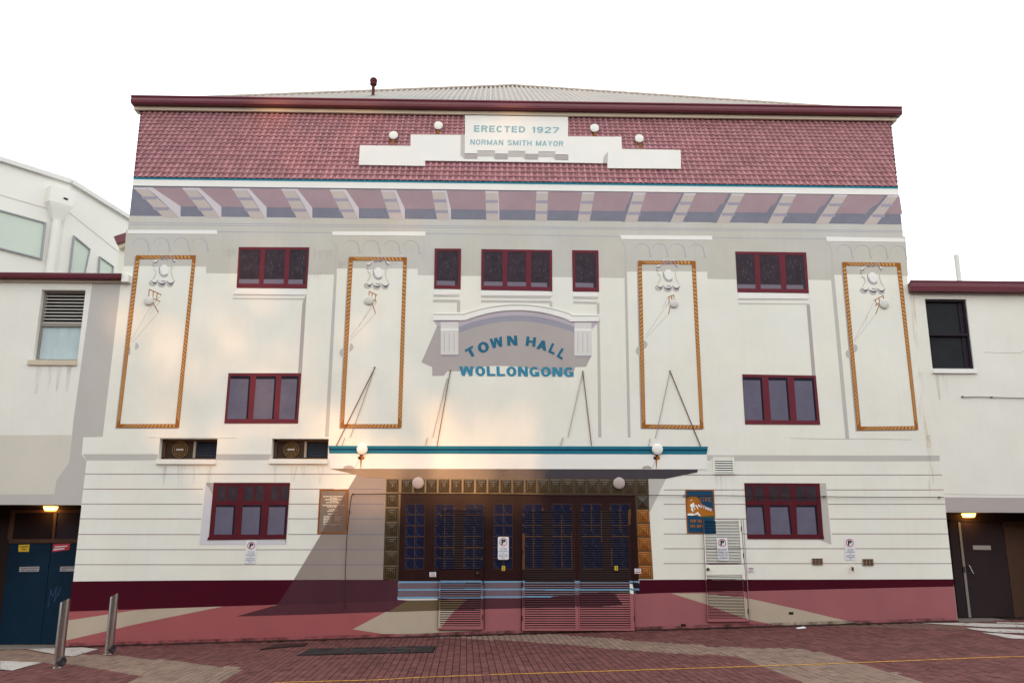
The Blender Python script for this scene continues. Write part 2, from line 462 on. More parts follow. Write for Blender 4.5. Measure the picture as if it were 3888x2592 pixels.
GLW = {'I': .36, '1': .58, 'L': .84, 'E': .9, 'T': .92, 'W': 1.42, 'M': 1.2, ' ': .5}
def glyph_strokes(ch, st=0.25, th=0.2):
    """bold grotesque capitals from straight and curved strokes; unit box, y down. ST stem in units of the standard width"""
    w = GLW.get(ch, 1.0); t = st / w; P = []
    def rect(x0, y0, x1, y1): P.append([(x0, y0), (x1, y0), (x1, y1), (x0, y1)])
    def diag(xa, ya, xb, yb, k): P.append([(xa, ya), (xa + k, ya), (xb + k, yb), (xb, yb)])
    def band(cx, cy, rx, ry, a0, a1, n=14, tx=None, ty=None):
        tx = tx or t; ty = ty or th
        o = [(cx + rx * math.cos(R(a0 + (a1 - a0) * i / n)), cy + ry * math.sin(R(a0 + (a1 - a0) * i / n))) for i in range(n + 1)]
        q = [(cx + (rx - tx) * math.cos(R(a0 + (a1 - a0) * i / n)), cy + (ry - ty) * math.sin(R(a0 + (a1 - a0) * i / n))) for i in range(n + 1)]
        for i in range(n): P.append([o[i], o[i + 1], q[i + 1], q[i]])
    if ch == 'T': rect(0, 0, 1, th); rect(.5 - t / 2, th, .5 + t / 2, 1)
    elif ch == 'O': band(.5, .5, .5, .52, 0, 360, 28)
    elif ch == 'N': rect(0, 0, t, 1); rect(1 - t, 0, 1, 1); diag(0, 0, 1 - t * 1.15, 1, t * 1.15)
    elif ch == 'W':
        k = t * 1.0
        diag(0, 0, .24 - k * .5, 1, k); diag(.5 - k * .5, 0, .24 - k * .5, 1, k); diag(.5 - k * .5, 0, .76 - k * .5, 1, k); diag(1 - k, 0, .76 - k * .5, 1, k)
    elif ch == 'M':
        rect(0, 0, t, 1); rect(1 - t, 0, 1, 1); diag(0, 0, .5 - t / 2, .95, t); diag(1 - t, 0, .5 - t / 2, .95, t)
    elif ch == 'H': rect(0, 0, t, 1); rect(1 - t, 0, 1, 1); rect(t, .5 - th / 2, 1 - t, .5 + th / 2)
    elif ch == 'A':
        diag(.5 - t / 2, 0, 0, 1, t); diag(.5 - t / 2, 0, 1 - t, 1, t); rect(.24, .62, .76, .62 + th * .85)
    elif ch == 'Y':
        diag(0, 0, .5 - t / 2, .56, t); diag(1 - t, 0, .5 - t / 2, .56, t); rect(.5 - t / 2, .55, .5 + t / 2, 1)
    elif ch == 'V': diag(0, 0, .5 - t / 2, 1, t); diag(1 - t, 0, .5 - t / 2, 1, t)
    elif ch == 'L': rect(0, 0, t, 1); rect(t, 1 - th, 1, 1)
    elif ch == 'I': rect(.5 - t / 2, 0, .5 + t / 2, 1)
    elif ch == 'E': rect(0, 0, t, 1); rect(t, 0, 1, th); rect(t, .5 - th / 2, .94, .5 + th / 2); rect(t, 1 - th, 1, 1)
    elif ch == 'F': rect(0, 0, t, 1); rect(t, 0, 1, th); rect(t, .48 - th / 2, .9, .48 + th / 2)
    elif ch == 'C': band(.5, .5, .5, .52, 40, 320, 24)
    elif ch == 'G':
        band(.5, .5, .5, .52, 20, 318, 24); rect(.52, .5, 1, .5 + th * .85); rect(1 - t, .5, 1, .98)
    elif ch == 'D': rect(0, 0, t, 1); rect(t, 0, .5, th); rect(t, 1 - th, .5, 1); band(.5, .5, .5, .5, -90, 90)
    elif ch in 'RP':
        rect(0, 0, t, 1); rect(t, 0, .6, th); rect(t, .56 - th, .6, .56); band(.6, .28, .4, .28, -90, 90, 12, t, th)
        if ch == 'R': diag(.46, .55, 1 - t * 1.02, 1, t * 1.02)
    elif ch == 'S':
        band(.5, .27, .5, .285, 90, 335, 18, t, th); band(.5, .73, .5, .285, -90, 155, 18, t, th)
    elif ch == '1': rect(1 - t, 0, 1, 1); diag(.55, 0, 0, .32, t * .9)
    elif ch == '9': band(.5, .31, .5, .325, 0, 360, 24); band(.5, .5, .5, .52, -10, 145, 14)
    elif ch == '2': band(.5, .3, .5, .315, 185, 380, 16); diag(.72, .38, 0, .84, t * 1.1); rect(0, 1 - th, 1, 1)
    elif ch == '3': band(.46, .27, .5, .285, 200, 450, 16); band(.46, .73, .5, .285, -90, 160, 16)
    elif ch == '7': rect(0, 0, 1, th); diag(.74, th, .18, 1, t * 1.05)
    return P

def big_letters(text, quad, mm, m, parent, gap=0.22, st=0.25, th=0.2, join=None, y=0.0):
    tot = sum(GLW.get(c, 1.0) for c in text) + gap * (len(text) - 1); x = 0
    jb = MB()
    for c in text:
        w = GLW.get(c, 1.0)
        if c != ' ':
            b = jb if join else MB()
            for k, pl in enumerate(glyph_strokes(c, st, th)):
                b.poly([W(*bil(quad, (x + u * w) / tot, v), y - mm / 1000 - 0.000015 * k) for u, v in pl], m)
            if not join: b.build('letter', parent)
        x += w + gap
    if join:
        o = jb.build(join, parent); o['kind'] = 'stuff'
        return o

def letters(text, quad, mm, mats, parent, bold=0.03, spacing=1.0, join=None, y=0.0, at=None):
    """paint TEXT into the quad (photo places TL TR BR BL); one part per letter unless JOIN names one part"""
    at = at or (lambda px, py: W(px, py, y))
    v, fcs, mi, mset = [], [], [], []
    for k, (vs, faces, _) in enumerate(glyphs(text, bold, spacing)):
        m = mats[k % len(mats)] if isinstance(mats, list) else mats
        pv = []
        for u, w in vs:
            p = at(*bil(quad, u, w)); pv.append(Vector((p.x, p.y - mm / 1000, p.z)))
        if join is None:
            mesh_obj('letter', pv, faces, m, parent)
        else:
            o = len(v); v += pv; fcs += [[i + o for i in f] for f in faces]
    if join is not None:
        ob = mesh_obj(join, v, fcs, m, parent)
        ob['kind'] = 'stuff'
        return ob

def wall_sheet(name, x0, x1, z0f, z1, holes, m, parent, y=0.0, depth=0.3):
    """rendered wall with rectangular openings (x0,x1,z0,z1) and reveals; z0f(x) is its foot"""
    xs = sorted({x0, x1, *[h[0] for h in holes], *[h[1] for h in holes]})
    zs = sorted({z1, *[h[2] for h in holes], *[h[3] for h in holes]})
    b = MB()
    for i in range(len(xs) - 1):
        a, c = xs[i], xs[i + 1]
        zz = [None] + [z for z in zs if z <= z1]
        for j in range(len(zz) - 1):
            lo = zz[j]; hi = zz[j + 1]
            mx, mz = (a + c) / 2, ((z0f((a + c) / 2) if lo is None else lo) + hi) / 2
            if any(h[0] < mx < h[1] and h[2] < mz < h[3] for h in holes): continue
            la, lc = (z0f(a), z0f(c)) if lo is None else (lo, lo)
            if hi <= la: continue
            b.poly([(a, y, la), (c, y, lc), (c, y, hi), (a, y, hi)], m)
    for h in holes:
        q = [(h[0], h[2]), (h[1], h[2]), (h[1], h[3]), (h[0], h[3])]
        for i in range(4):
            (xa, za), (xb, zb) = q[i], q[(i + 1) % 4]
            if i == 0 and len(h) > 5: continue
            dd = h[4]
            b.poly([(xb, y, zb), (xa, y, za), (xa, y + dd, za), (xb, y + dd, zb)], m)
    return b.build(name, parent)

def rect_of(px):
    """mean upright rectangle (x0,x1,z0,z1) on the facade of a four-cornered opening TL TR BR BL"""
    p = [W(*q) for q in px]
    return ((p[0].x + p[3].x) / 2, (p[1].x + p[2].x) / 2, (p[2].z + p[3].z) / 2, (p[0].z + p[1].z) / 2)

_cnt = {}
def lift(mm):
    """every coat lies a hair above the one painted before it, so no two faces share a plane"""
    k = round(mm * 2)
    _cnt[k] = _cnt.get(k, 0) + 1
    return mm + 0.006 * _cnt[k]
def fl(name, px, mm, m, parent, record=True): return flat(name, px, lift(mm), m, parent, record)
def af(b, px, mm, m, record=True): addflat(b, px, lift(mm), m, record)
def hl(x, yl, yr): return yl + (yr - yl) * (x - 490) / (3420 - 490)

# ================================================================ ground
GROUND_Y1 = -11.0
bm_ground = MB()
def gpt(x, y, dz=0.0): return Vector((x, y, gz(x) + dz))
bm_ground.poly([gpt(-160, -160, -0.012), gpt(160, -160, -0.012), gpt(160, 40, -0.012), gpt(-160, 40, -0.012)], SAND)
ground_o = bm_ground.build('ground')
ground_o['kind'] = 'structure'
# the carriageway behind the viewer
b = MB(); b.poly([gpt(-160, -160, 0.0), gpt(160, -160, 0.0), gpt(160, GROUND_Y1, 0.0), gpt(-160, GROUND_Y1, 0.0)], ASPH)
road = b.build('road'); road['kind'] = 'structure'

# ================================================================ town hall
XL = W(491, 824).x
XR = W(*ZD((1765, 1440))[0]).x
ZTOP = W(1949, 425).z
hall = thing('town_hall', 'white town hall whose whole front is a painted mural with blue lettering and maroon plinth', 'building', (0, 0, G0))

# openings that are real: two fan windows and the doorways of the wings
ac_rects = [rect_of([ZJ((965, 102))[0], ZJ((1305, 100))[0], ZJ((1298, 224))[0], ZJ((945, 228))[0]]),
            rect_of([ZK((530, 102))[0], ZK((865, 102))[0], ZK((862, 224))[0], ZK((518, 224))[0]])]
foot = lambda x: gz(x) - 0.25
wall_sheet('wall', XL, XR, foot, ZTOP, [(*r, 0.30) for r in ac_rects], WHITE, hall)
# flanks and back of the hall
b = MB()
for x in (XL, XR):
    b.poly([(x, 0, gz(x) - 0.5), (x, 20, gz(x) - 0.5), (x, 20, ZTOP), (x, 0, ZTOP)], WHITE)
b.poly([(XL, 20, gz(XL) - 0.5), (XR, 20, gz(XR) - 0.5), (XR, 20, ZTOP), (XL, 20, ZTOP)], WHITE)
b.build('side_wall', hall)

# ---- roof: hipped corrugated iron, gutter and fascia
GY = -0.26
gzt = (W(499, 364, GY).z + W(3423, 406, GY).z) / 2
gzm = (W(515, 393, GY).z + W(3415, 432, GY).z) / 2
gx0, gx1 = W(499, 364, GY).x, W(3423, 406, GY).x
prof = [(-0.08, gzt - 0.08), (-0.235, gzt - 0.08), (-0.25, gzt + 0.005), (-0.285, gzt + 0.005), (-0.295, gzt - 0.02), (-0.285, gzt - 0.04),
        (-0.27, gzt - 0.055), (-0.27, lerp(gzt, gzm, .6)), (-0.278, lerp(gzt, gzm, .64)), (-0.265, gzm + 0.02), (-0.25, gzm), (-0.13, gzm - 0.004), (-0.02, gzm - 0.004)]
b = MB()
rows = [[(x, y, z) for y, z in prof] for x in (gx0, gx1)]
b.grid(rows, MAROON)
b.poly([(gx0, y, z) for y, z in prof], MAROON); b.poly([(gx1, y, z) for y, z in prof], MAROON)
for k in range(1, 9):                                  # joint straps along the gutter
    x = lerp(gx0, gx1, k / 9)
    b.box(x - 0.012, x + 0.012, -0.276, -0.268, lerp(gzt, gzm, .58), gzt - 0.056, MAROON)
b.build('gutter', hall)
fz1 = gzm - 0.008
b = MB(); b.box(XL - 0.12, XR + 0.10, -0.12, 0.15, W(1949, 437, -0.12).z, fz1, FASCIA)
b.build('fascia', hall)
b = MB(); b.box(XL - 0.03, XR + 0.03, -0.05, 0.1, W(1949, 443, -0.05).z, W(1949, 437, -0.12).z - 0.002, DARKFR)
b.build('fascia_trim', hall)

apex = W(1947, 327, 9.5)
RB = Vector((0, -0.23, gzt - 0.15))
slope = (apex.z - RB.z) / (apex.y - RB.y)
rn = Vector((0, -slope, 1)).normalized()
b = MB(); rows = [[], []]
N = 120 * 6
for i in range(N + 1):
    t = i / N; x = lerp(gx0 + 0.02, gx1 - 0.02, t)
    f = 1 - abs(x - apex.x) / ((gx1 - apex.x) if x > apex.x else (apex.x - gx0))
    f = max(0.0, min(1.0, f))
    off = rn * 0.04 * math.sin(2 * math.pi * i / 6)
    rows[0].append(Vector((x, RB.y, RB.z)) + off)
    rows[1].append(Vector((x, lerp(RB.y, apex.y, f), lerp(RB.z, apex.z, f))) + off)
b.grid(rows, ZINC)
b.poly([(gx0, RB.y, RB.z), apex, (gx0, 20, RB.z)], ZINC); b.poly([(gx1, RB.y, RB.z), apex, (gx1, 20, RB.z)], ZINC)
b.poly([(gx0, 20, RB.z), apex, (gx1, 20, RB.z)], ZINC)
roof = b.build('roof', hall)
b = MB()
for xe in (gx0, gx1):
    b.tube([(xe, RB.y, RB.z + 0.03), apex + Vector((0, 0, 0.03))], 0.055, ZINC, 6)
b.build('hip_capping', roof)
# flue standing through the roof
fp = on_plane(1416, 367, RB, rn)
k = (fp - CAM).length / FPX
b = MB()
b.lathe(fp, [(r_ * k, h_ * k) for r_, h_ in ((8, -12), (8, 1), (5.6, 4), (5.6, 40), (7, 42), (11, 45), (13, 50), (11, 53), (11, 56), (13, 58), (13.5, 66), (10, 72), (2, 75))], FLUE, 16)
b.build('flue', roof, True)

# ---- painted roof tiles in relief
Zb = W(1944, 690).z; Zt = W(1949, 441).z
px_m = W(1944, 690).z - W(1944, 691).z
VP = W(1939, -1703)
zlines = [Zb]; s = 18.0
while zlines[-1] < Zt:
    t = (zlines[-1] - Zb) / (Zt - Zb)
    zlines.append(zlines[-1] + lerp(18.0, 11.5, t) * px_m)
pitch = 21.4 * px_m
def colx(xj, z): return VP.x + (xj - VP.x) * (VP.z - z) / (VP.z - Zb)
US = [0.0, 0.16, 0.34, 0.46, 0.56, 0.68, 0.80, 0.90, 1.0]
def hprof(u):
    if u < 0.40: return 0.004 - 0.008 * math.sin(math.pi * u / 0.40)
    return 0.004 + 0.026 * math.sin(math.pi * (u - 0.40) / 0.60)
def tile_geo(x0, z0, x1, z1, rnd):
    v, f, mi = [], [], []
    dz = (z1 - z0); n = len(US)
    yl = -0.008 - rnd * 0.006
    for u in US:
        xx = lerp(x0, x1, u); h = hprof(u)
        zz = z0 - 0.10 * dz * (1 - h / 0.04) * 0.7
        v.append((xx, yl - h - 0.024, zz))
    for u in US:
        xa, xb = colx(x0, z1) , colx(x1, z1)
        ratio = (VP.z - z1) / (VP.z - z0)
        xa = VP.x + (x0 - VP.x) * ratio; xb = VP.x + (x1 - VP.x) * ratio
        v.append((lerp(xa, xb, u), yl - hprof(u), z1 + 0.01))
    for u in US:
        xx = lerp(x0, x1, u)
        v.append((xx, yl - hprof(u) + 0.012, z0 - 0.10 * dz * (1 - hprof(u) / 0.04) * 0.7 + 0.004))
    for i in range(n - 1):
        f.append([i, i + 1, n + i + 1, n + i]); mi.append(1 if 4 <= i <= 6 else 0)
        f.append([2 * n + i, 2 * n + i + 1, i + 1, i]); mi.append(2)
    return v, f, mi
tiles = []
nj = int((XR - XL) / pitch * 0.62)
for r in range(len(zlines) - 1):
    z0, z1 = zlines[r], zlines[r + 1]
    for j in range(-nj, nj + 1):
        xa, xb = colx(j * pitch, z0), colx((j + 1) * pitch, z0)
        if xb < XL + 0.02 or xa > XR - 0.02: continue
        tiles.append((r, max(xa, XL), z0, min(xb, XR), z1))
backing = MB(); backing.prism([Vector((XL, 0, Zb)), Vector((XR, 0, Zb)), Vector((XR, 0, Zt)), Vector((XL, 0, Zt))], 0.001, -0.008, TILELO)
backing.build('tile_backing', hall)
tv, tf, tm = [], [], []
tiles.sort(key=lambda t: (t[0], abs((t[1] + t[3]) / 2)))
for i, (r, xa, z0, xb, z1) in enumerate(tiles):
    v, f, mi = tile_geo(xa, z0, xb, z1, random.random())
    if i < 300:
        mesh_obj('roof_tile', v, f, [TILE, TILEHI, TILELO], hall, mi)
    else:
        o = len(tv); tv += v; tf += [[q + o for q in ff] for ff in f]; tm += mi
tfo = mesh_obj('roof_tile_field', tv, tf, [TILE, TILEHI, TILELO], hall, tm); tfo['kind'] = 'stuff'

# ---- stepped name board over the tiles
def board(name, px, mm, m, parent=hall): return fl(name, px, mm, m, parent, False)
nb = board('name_board_wing', ZC((437, 448), (760, 451), (1440, 460), (1777, 463), (1779, 540), (1690, 632), (1450, 627), (783, 618), (530, 614), (437, 520)), 184, BRIGHT)
board('name_board_step', ZC((115, 517), (530, 522), (528, 648), (108, 641)), 192, BRIGHT)
board('name_board_step', ZC((1690, 556), (1780, 540), (2153, 547), (2155, 666), (1688, 662)), 192, BRIGHT)
sh = MB()
af(sh, ZS((212, 718), (278, 718), (278, 1025), (486, 1025), (486, 980), (765, 983), (765, 1030), (972, 1033), (980, 985), (1254, 990), (1254, 1038), (1465, 1040), (1470, 993), (1740, 998), (1740, 1045), (1952, 1045), (1952, 1126), (1745, 1123), (1705, 1078), (1462, 1078), (1462, 1117), (1258, 1115), (1215, 1072), (972, 1072), (972, 1112), (770, 1110), (725, 1066), (486, 1066), (484, 1105), (275, 1103), (210, 1052)), 198, SHADE, False)
for q in (((278, 1025), (486, 1025), (484, 1105), (275, 1103)), ((765, 1030), (972, 1033), (972, 1112), (770, 1110)), ((1254, 1038), (1465, 1040), (1462, 1117), (1258, 1115)), ((1740, 1045), (1952, 1045), (1952, 1126), (1745, 1123))):
    af(sh, ZS(*q), 201, MAUVEG, False)
af(sh, ZC((1690, 556), (1688, 630), (1660, 630), (1663, 592)), 201, SHADE, False)
sh.build('painted_ledge', hall)
board('name_board', ZC((783, 328), (1437, 338), (1437, 577), (1357, 576), (1357, 558), (1248, 557), (1248, 574), (1165, 573), (1165, 555), (1057, 554), (1057, 572), (973, 571), (973, 552), (862, 551), (862, 570), (781, 569)), 214, BRIGHT)
big_letters('ERECTED 1927', ZS((428, 540), (1808, 572), (1800, 668), (425, 646)), 99, LETTERP, hall, 0.26, 0.27, 0.2)
big_letters('NORMAN SMITH MAYOR', ZS((370, 768), (1878, 796), (1875, 880), (366, 854)), 99, LETTERP, hall, 0.22, 0.24, 0.17)
# painted globe lamps on the steps
for gx, gy, fx, fy in ((326, 443, 323, 517), (612, 381, 612, 446), (1609, 397, 1612, 459), (1894, 464, 1898, 540)):
    b = MB()
    af(b, ZC((gx - 10, gy + 42), (gx + 10, gy + 42), (fx + 3, gy + 60), (fx + 3, fy), (fx - 3, fy), (fx - 3, gy + 60)), 206, BRASS, False)
    af(b, ZC(*circ((gx - 2, gy + 24), 22, 14, 10)), 208, BRASS, False)
    lampo = b.build('globe_lamp', hall)
    c = W(*ZC((gx, gy))[0], -0.115); rr = 27 / 1.68 * px_m
    b = MB(); b.lathe(c, [(rr * math.sin(R(a)), -rr * math.cos(R(a))) for a in range(0, 181, 20)], GLOBE, 18)
    g = b.build('globe', lampo, True)
    for v in g.data.vertices: v.co.y = -0.115 + (v.co.y + 0.115) * 0.22

# ---- eaves: turquoise line, white band, painted brackets and soffit panels
def zband(name, ya, yb, mm, m, xpx=1950):
    b = MB(); lift(0)
    za, zb_ = W(xpx, ya).z, W(xpx, yb).z
    b.prism([Vector((XL, 0, zb_)), Vector((XR, 0, zb_)), Vector((XR, 0, za)), Vector((XL, 0, za))], 0.001, -lift(mm) * THIN / 1000, m)
    return b.build(name, hall)
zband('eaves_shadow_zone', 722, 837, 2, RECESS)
zband('turquoise_moulding', 688.5, 699.5, 34, TURQ)
zband('eaves_band', 699.5, 723, 26, BRIGHT)
zband('frieze', 836, 905, 3, FRIEZE)

YT = lambda x: hl(x, 711.5, 742); YM = lambda x: hl(x, 781.5, 813); YB = lambda x: hl(x, 825.5, 853)
def zb2(v): return 400 + v / 2.0909
def zc2(v): return 1300 + v / 1.68
def zd2(v): return 2600 + v / 2.091
# (top left, top right, foot left, foot right, side width top, side foot)  in photograph columns
BR = [(zb2(220), zb2(320), zb2(465), zb2(590), zb2(375), zb2(597)), (zb2(610), zb2(712), zb2(800), zb2(916), zb2(748), zb2(921)),
      (zb2(1005), zb2(1110), zb2(1160), zb2(1273), zb2(1140), zb2(1280)), (zb2(1395), zb2(1495), zb2(1525), zb2(1638), zb2(1525), zb2(1643)),
      (zb2(1780), zb2(1880), zb2(1900), zb2(2010), zb2(1910), zb2(2013)), (zc2(245), zc2(325), zc2(305), zc2(390), zc2(343), zc2(398)),
      (zc2(570), zc2(652), zc2(605), zc2(684), zc2(664), zc2(692)), (zc2(912), zc2(990), zc2(918), zc2(996), zc2(994), zc2(1001)),
      (zc2(1238), zc2(1312), zc2(1230), zc2(1305), None, None), (zc2(1530), zc2(1608), zc2(1500), zc2(1577), None, None),
      (zc2(1858), zc2(1935), zc2(1800), zc2(1880), None, None), (zc2(2180), zc2(2255), zc2(2090), zc2(2168), None, None),
      (zd2(372), zd2(475), zd2(252), zd2(352), None, None), (zd2(782), zd2(885), zd2(658), zd2(766), None, None),
      (zd2(1190), zd2(1293), zd2(1035), zd2(1138), None, None), (zd2(1614), zd2(1700), zd2(1420), zd2(1522), None, None)]
for i, (tl, tr, bl, brr, st, sf) in enumerate(BR):
    nx = BR[i + 1] if i + 1 < len(BR) else None
    # soffit panel between this bracket and the next
    a_top = st if st else tr
    a_mid = sf if sf else lerp(tr, brr, 0.64)
    if nx:
        c_top, c_mid = nx[0], lerp(nx[0], nx[2], 0.62)
    else:
        c_top, c_mid = zd2(1704), zd2(1728)
    if nx or True:
        if i == len(BR) - 1: a_mid, a_top = zd2(1590), zd2(1704)
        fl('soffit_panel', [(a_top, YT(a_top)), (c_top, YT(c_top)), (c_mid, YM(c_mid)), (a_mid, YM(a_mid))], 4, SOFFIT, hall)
for i, (tl, tr, bl, brr, st, sf) in enumerate(BR):
    b = MB()
    af(b, [(tl, YT(tl)), (tr, YT(tr)), (brr, YB(brr)), (bl, YB(bl))], 8, BRUND)
    af(b, [(tl, YT(tl)), (tr, YT(tr)), (tr + (brr - tr) * .05, YT(tr) + 7), (tl + (bl - tl) * .05, YT(tl) + 7)], 9, BRSIDE)
    for t in (0.30, 0.66):
        x0, x1 = lerp(tl, bl, t), lerp(tr, brr, t); x2, x3 = lerp(tl, bl, t + .10), lerp(tr, brr, t + .10)
        y0, y1 = lerp(YT(tl), YB(bl), t), lerp(YT(tl), YB(bl), t + .10)
        sk = 0.0 if i in (8, 9, 10, 11, 12, 13, 14, 15) else 4
        af(b, [(x0 - sk, y0), (x1 - sk + (6 if i < 6 else 2), y0), (x1 + (4 if i < 6 else 2), y1), (x0 + 2, y1)], 9, BRSTEP)
    if st:
        ym = YM(sf)
        af(b, [(tr, YT(tr)), (st, YT(st)), (sf, ym), (sf, YB(sf)), (brr, YB(brr)), (lerp(tr, brr, .34), lerp(YT(tr), YB(brr), .30))], 9, BRSIDE)
    elif i > 9:
        # the stepped far side of the bracket, in slate paint
        w0, w1 = (12, 24) if i > 11 else (8, 12)
        pts = [(tl - 2, YT(tl))]
        for t in (0.0, 0.28, 0.30, 0.60, 0.62, 1.0):
            pts.append((lerp(tl, bl, t), lerp(YT(tl), YB(bl), t)))
        outer = [(bl - w1 * .6, YB(bl)), (lerp(tl, bl, .70) - w1 * 1.1, lerp(YT(tl), YB(bl), .70)), (lerp(tl, bl, .66) - w1, YM(bl)), (lerp(tl, bl, .40) - w1, lerp(YT(tl), YB(bl), .40)), (lerp(tl, bl, .34) - w0, lerp(YT(tl), YB(bl), .34)), (tl - w0, YT(tl) + 2)]
        af(b, pts + outer, 6, RECESS)
    b.build('eaves_bracket', hall)

# ---- grey zone under the eaves with its stepped lower edge
fl('grey_upper_zone', [(479, 872), *ZA((1052, 1142), (1752, 1147), (1755, 1203), (2005, 1206)), *ZF((195, 274), (730, 276), (918, 278), (938, 234), (1540, 236), (1541, 283)), *ZG((490, 288), (1170, 297), (1705, 305), (1725, 257)), *ZH((160, 257), (755, 258), (757, 310), (975, 315), (1515, 318), (1680, 320)), *ZI((325, 280), (878, 290)), (3438, 898)], 2, FRIEZE, hall)
b = MB()
def yline(x, a, c): return hl(x, a, c)
for ya, yc in ((845, 876), (853, 882)):
    af(b, ribbon([(488, ya), (3432, yc)], 2.2), 5, LILAC, False)
af(b, ribbon(ZA((1852, 850), (2300, 855)), 2.2), 5, LILAC, False)
af(b, ribbon([(1260, 884), (828, 880)], 2.4), 5, LILAC, False)
af(b, ribbon([(1616, 886), (2352, 898)], 2.4), 5, LILAC, False)
af(b, ribbon([(2704, 903), (3134, 907)], 2.4), 5, LILAC, False)
b.build('frieze_line', hall)
# capitals of the four pilasters: white band, four scallops
caps = [((484, 873), (822, 874), (826, 889), (484, 887)), ((1261, 879), (1615, 880), (1615, 896), (1263, 893)),
        ((2355, 893), (2704, 896), (2704, 911), (2360, 908)), ((3136, 899), (3434, 905), (3436, 919), (3140, 916))]
arcs = [[ZA((x, 1000 - 90 + (k * 0))) for k, x in enumerate((1190, 1365, 1530, 1685))]]
cap_arc = [[ZA((1195, 965))[0], ZA((1370, 962))[0], ZA((1540, 962))[0], ZA((1695, 966))[0]],
           [ZF((1045, 75))[0], ZF((1195, 76))[0], ZF((1345, 78))[0], ZF((1490, 78))[0]],
           [ZH((268, 100))[0], ZH((398, 100))[0], ZH((530, 102))[0], ZH((672, 103))[0]],
           [ZI((400, 108))[0], ZI((535, 110))[0], ZI((660, 112))[0], ZI((800, 115))[0]]]
for q, arcs_ in zip(caps, cap_arc):
    b = MB(); af(b, list(q), 14, BRIGHT)
    cap = b.build('capital_band', hall)
    b = MB()
    for cx_, cy_ in arcs_:
        pts = [(cx_ + 29 * math.cos(R(a)), cy_ + 26 * math.sin(R(a))) for a in range(190, 361, 17)] + [(cx_ + 31, cy_ + 14), (cx_ + 36, cy_ + 22), (cx_ + 28, cy_ + 25)]
        af(b, ribbon(pts, [1.2 + 2.8 * i / len(pts) for i in range(len(pts))]), 6, LILAC, False)
    b.build('scallop', cap)

# ---- painted shade and moulding lines of the pilasters and panels
def line_part(name, polys, mm, m):
    b = MB()
    for p in polys: af(b, p, mm, m)
    return b.build(name, hall)
line_part('pilaster_edge', [ZF((895, 0), (905, 22), (945, 60), (952, 115), (938, 115), (938, 280), (878, 1485), (850, 1485), (918, 280), (922, 100), (905, 40))], 4, SHADE)
line_part('pilaster_edge', [ZG((1675, 0), (1680, 20), (1712, 50), (1722, 110), (1725, 250), (1752, 1490), (1732, 1490), (1708, 330), (1706, 90), (1690, 45), (1668, 20))], 4, SHADE)
line_part('pilaster_edge', [ZI((262, 5), (275, 40), (310, 85), (318, 150), (328, 280), (440, 1500), (412, 1500), (305, 320), (305, 110), (290, 75), (258, 35))], 4, SHADE)
line_part('panel_edge', [ZF((690, 470), (712, 420), (712, 440), (678, 1012), (650, 1012), (682, 500))], 4, MAUVEG)
line_part('panel_edge', [ZG((1503, 588), (1522, 588), (1536, 1490), (1512, 1490))], 4, SHADE)
line_part('panel_edge', [ZH((1493, 503), (1518, 500), (1562, 1032), (1535, 1032))], 4, MAUVEG)
line_part('panel_edge', [ZG((460, 487), (486, 470), (484, 560), (460, 560))], 4, SHADE)
line_part('panel_edge', [ZG((1150, 492), (1170, 478), (1170, 522), (1150, 515))], 4, SHADE)
line_part('panel_edge', [ZG((1500, 500), (1521, 486), (1522, 572), (1502, 572))], 4, SHADE)
# window ledges under the upper windows
for pol in ([ZF((195, 383), (700, 385), (712, 415), (708, 430), (168, 424)), ZF((168, 424), (706, 428), (690, 437), (168, 434)), ZF((165, 452), (700, 456), (690, 467), (165, 462))],
            [ZG((290, 388), (466, 390), (486, 425), (286, 430)), ZG((286, 430), (482, 434), (478, 445), (286, 445)), ZG((283, 464), (480, 466), (470, 487), (283, 486))],
            [ZG((642, 397), (1145, 404), (1170, 436), (640, 434)), ZG((640, 436), (1168, 442), (1152, 458), (640, 452)), ZG((640, 468), (1166, 474), (1150, 492), (640, 487))],
            [ZG((1326, 408), (1490, 410), (1520, 444), (1326, 442)), ZG((1326, 444), (1517, 450), (1500, 464), (1326, 460)), ZG((1326, 477), (1512, 482), (1498, 500), (1326, 494))],
            [ZH((982, 413), (1480, 420), (1520, 458), (984, 456)), ZH((984, 458), (1518, 461), (1495, 470), (984, 468)), ZH((986, 490), (1515, 495), (1495, 503), (986, 500))]):
    b = MB(); af(b, pol[0], 16, BRIGHT)
    for p in pol[1:]: af(b, p, 5, SHADE)
    b.build('window_ledge', hall)

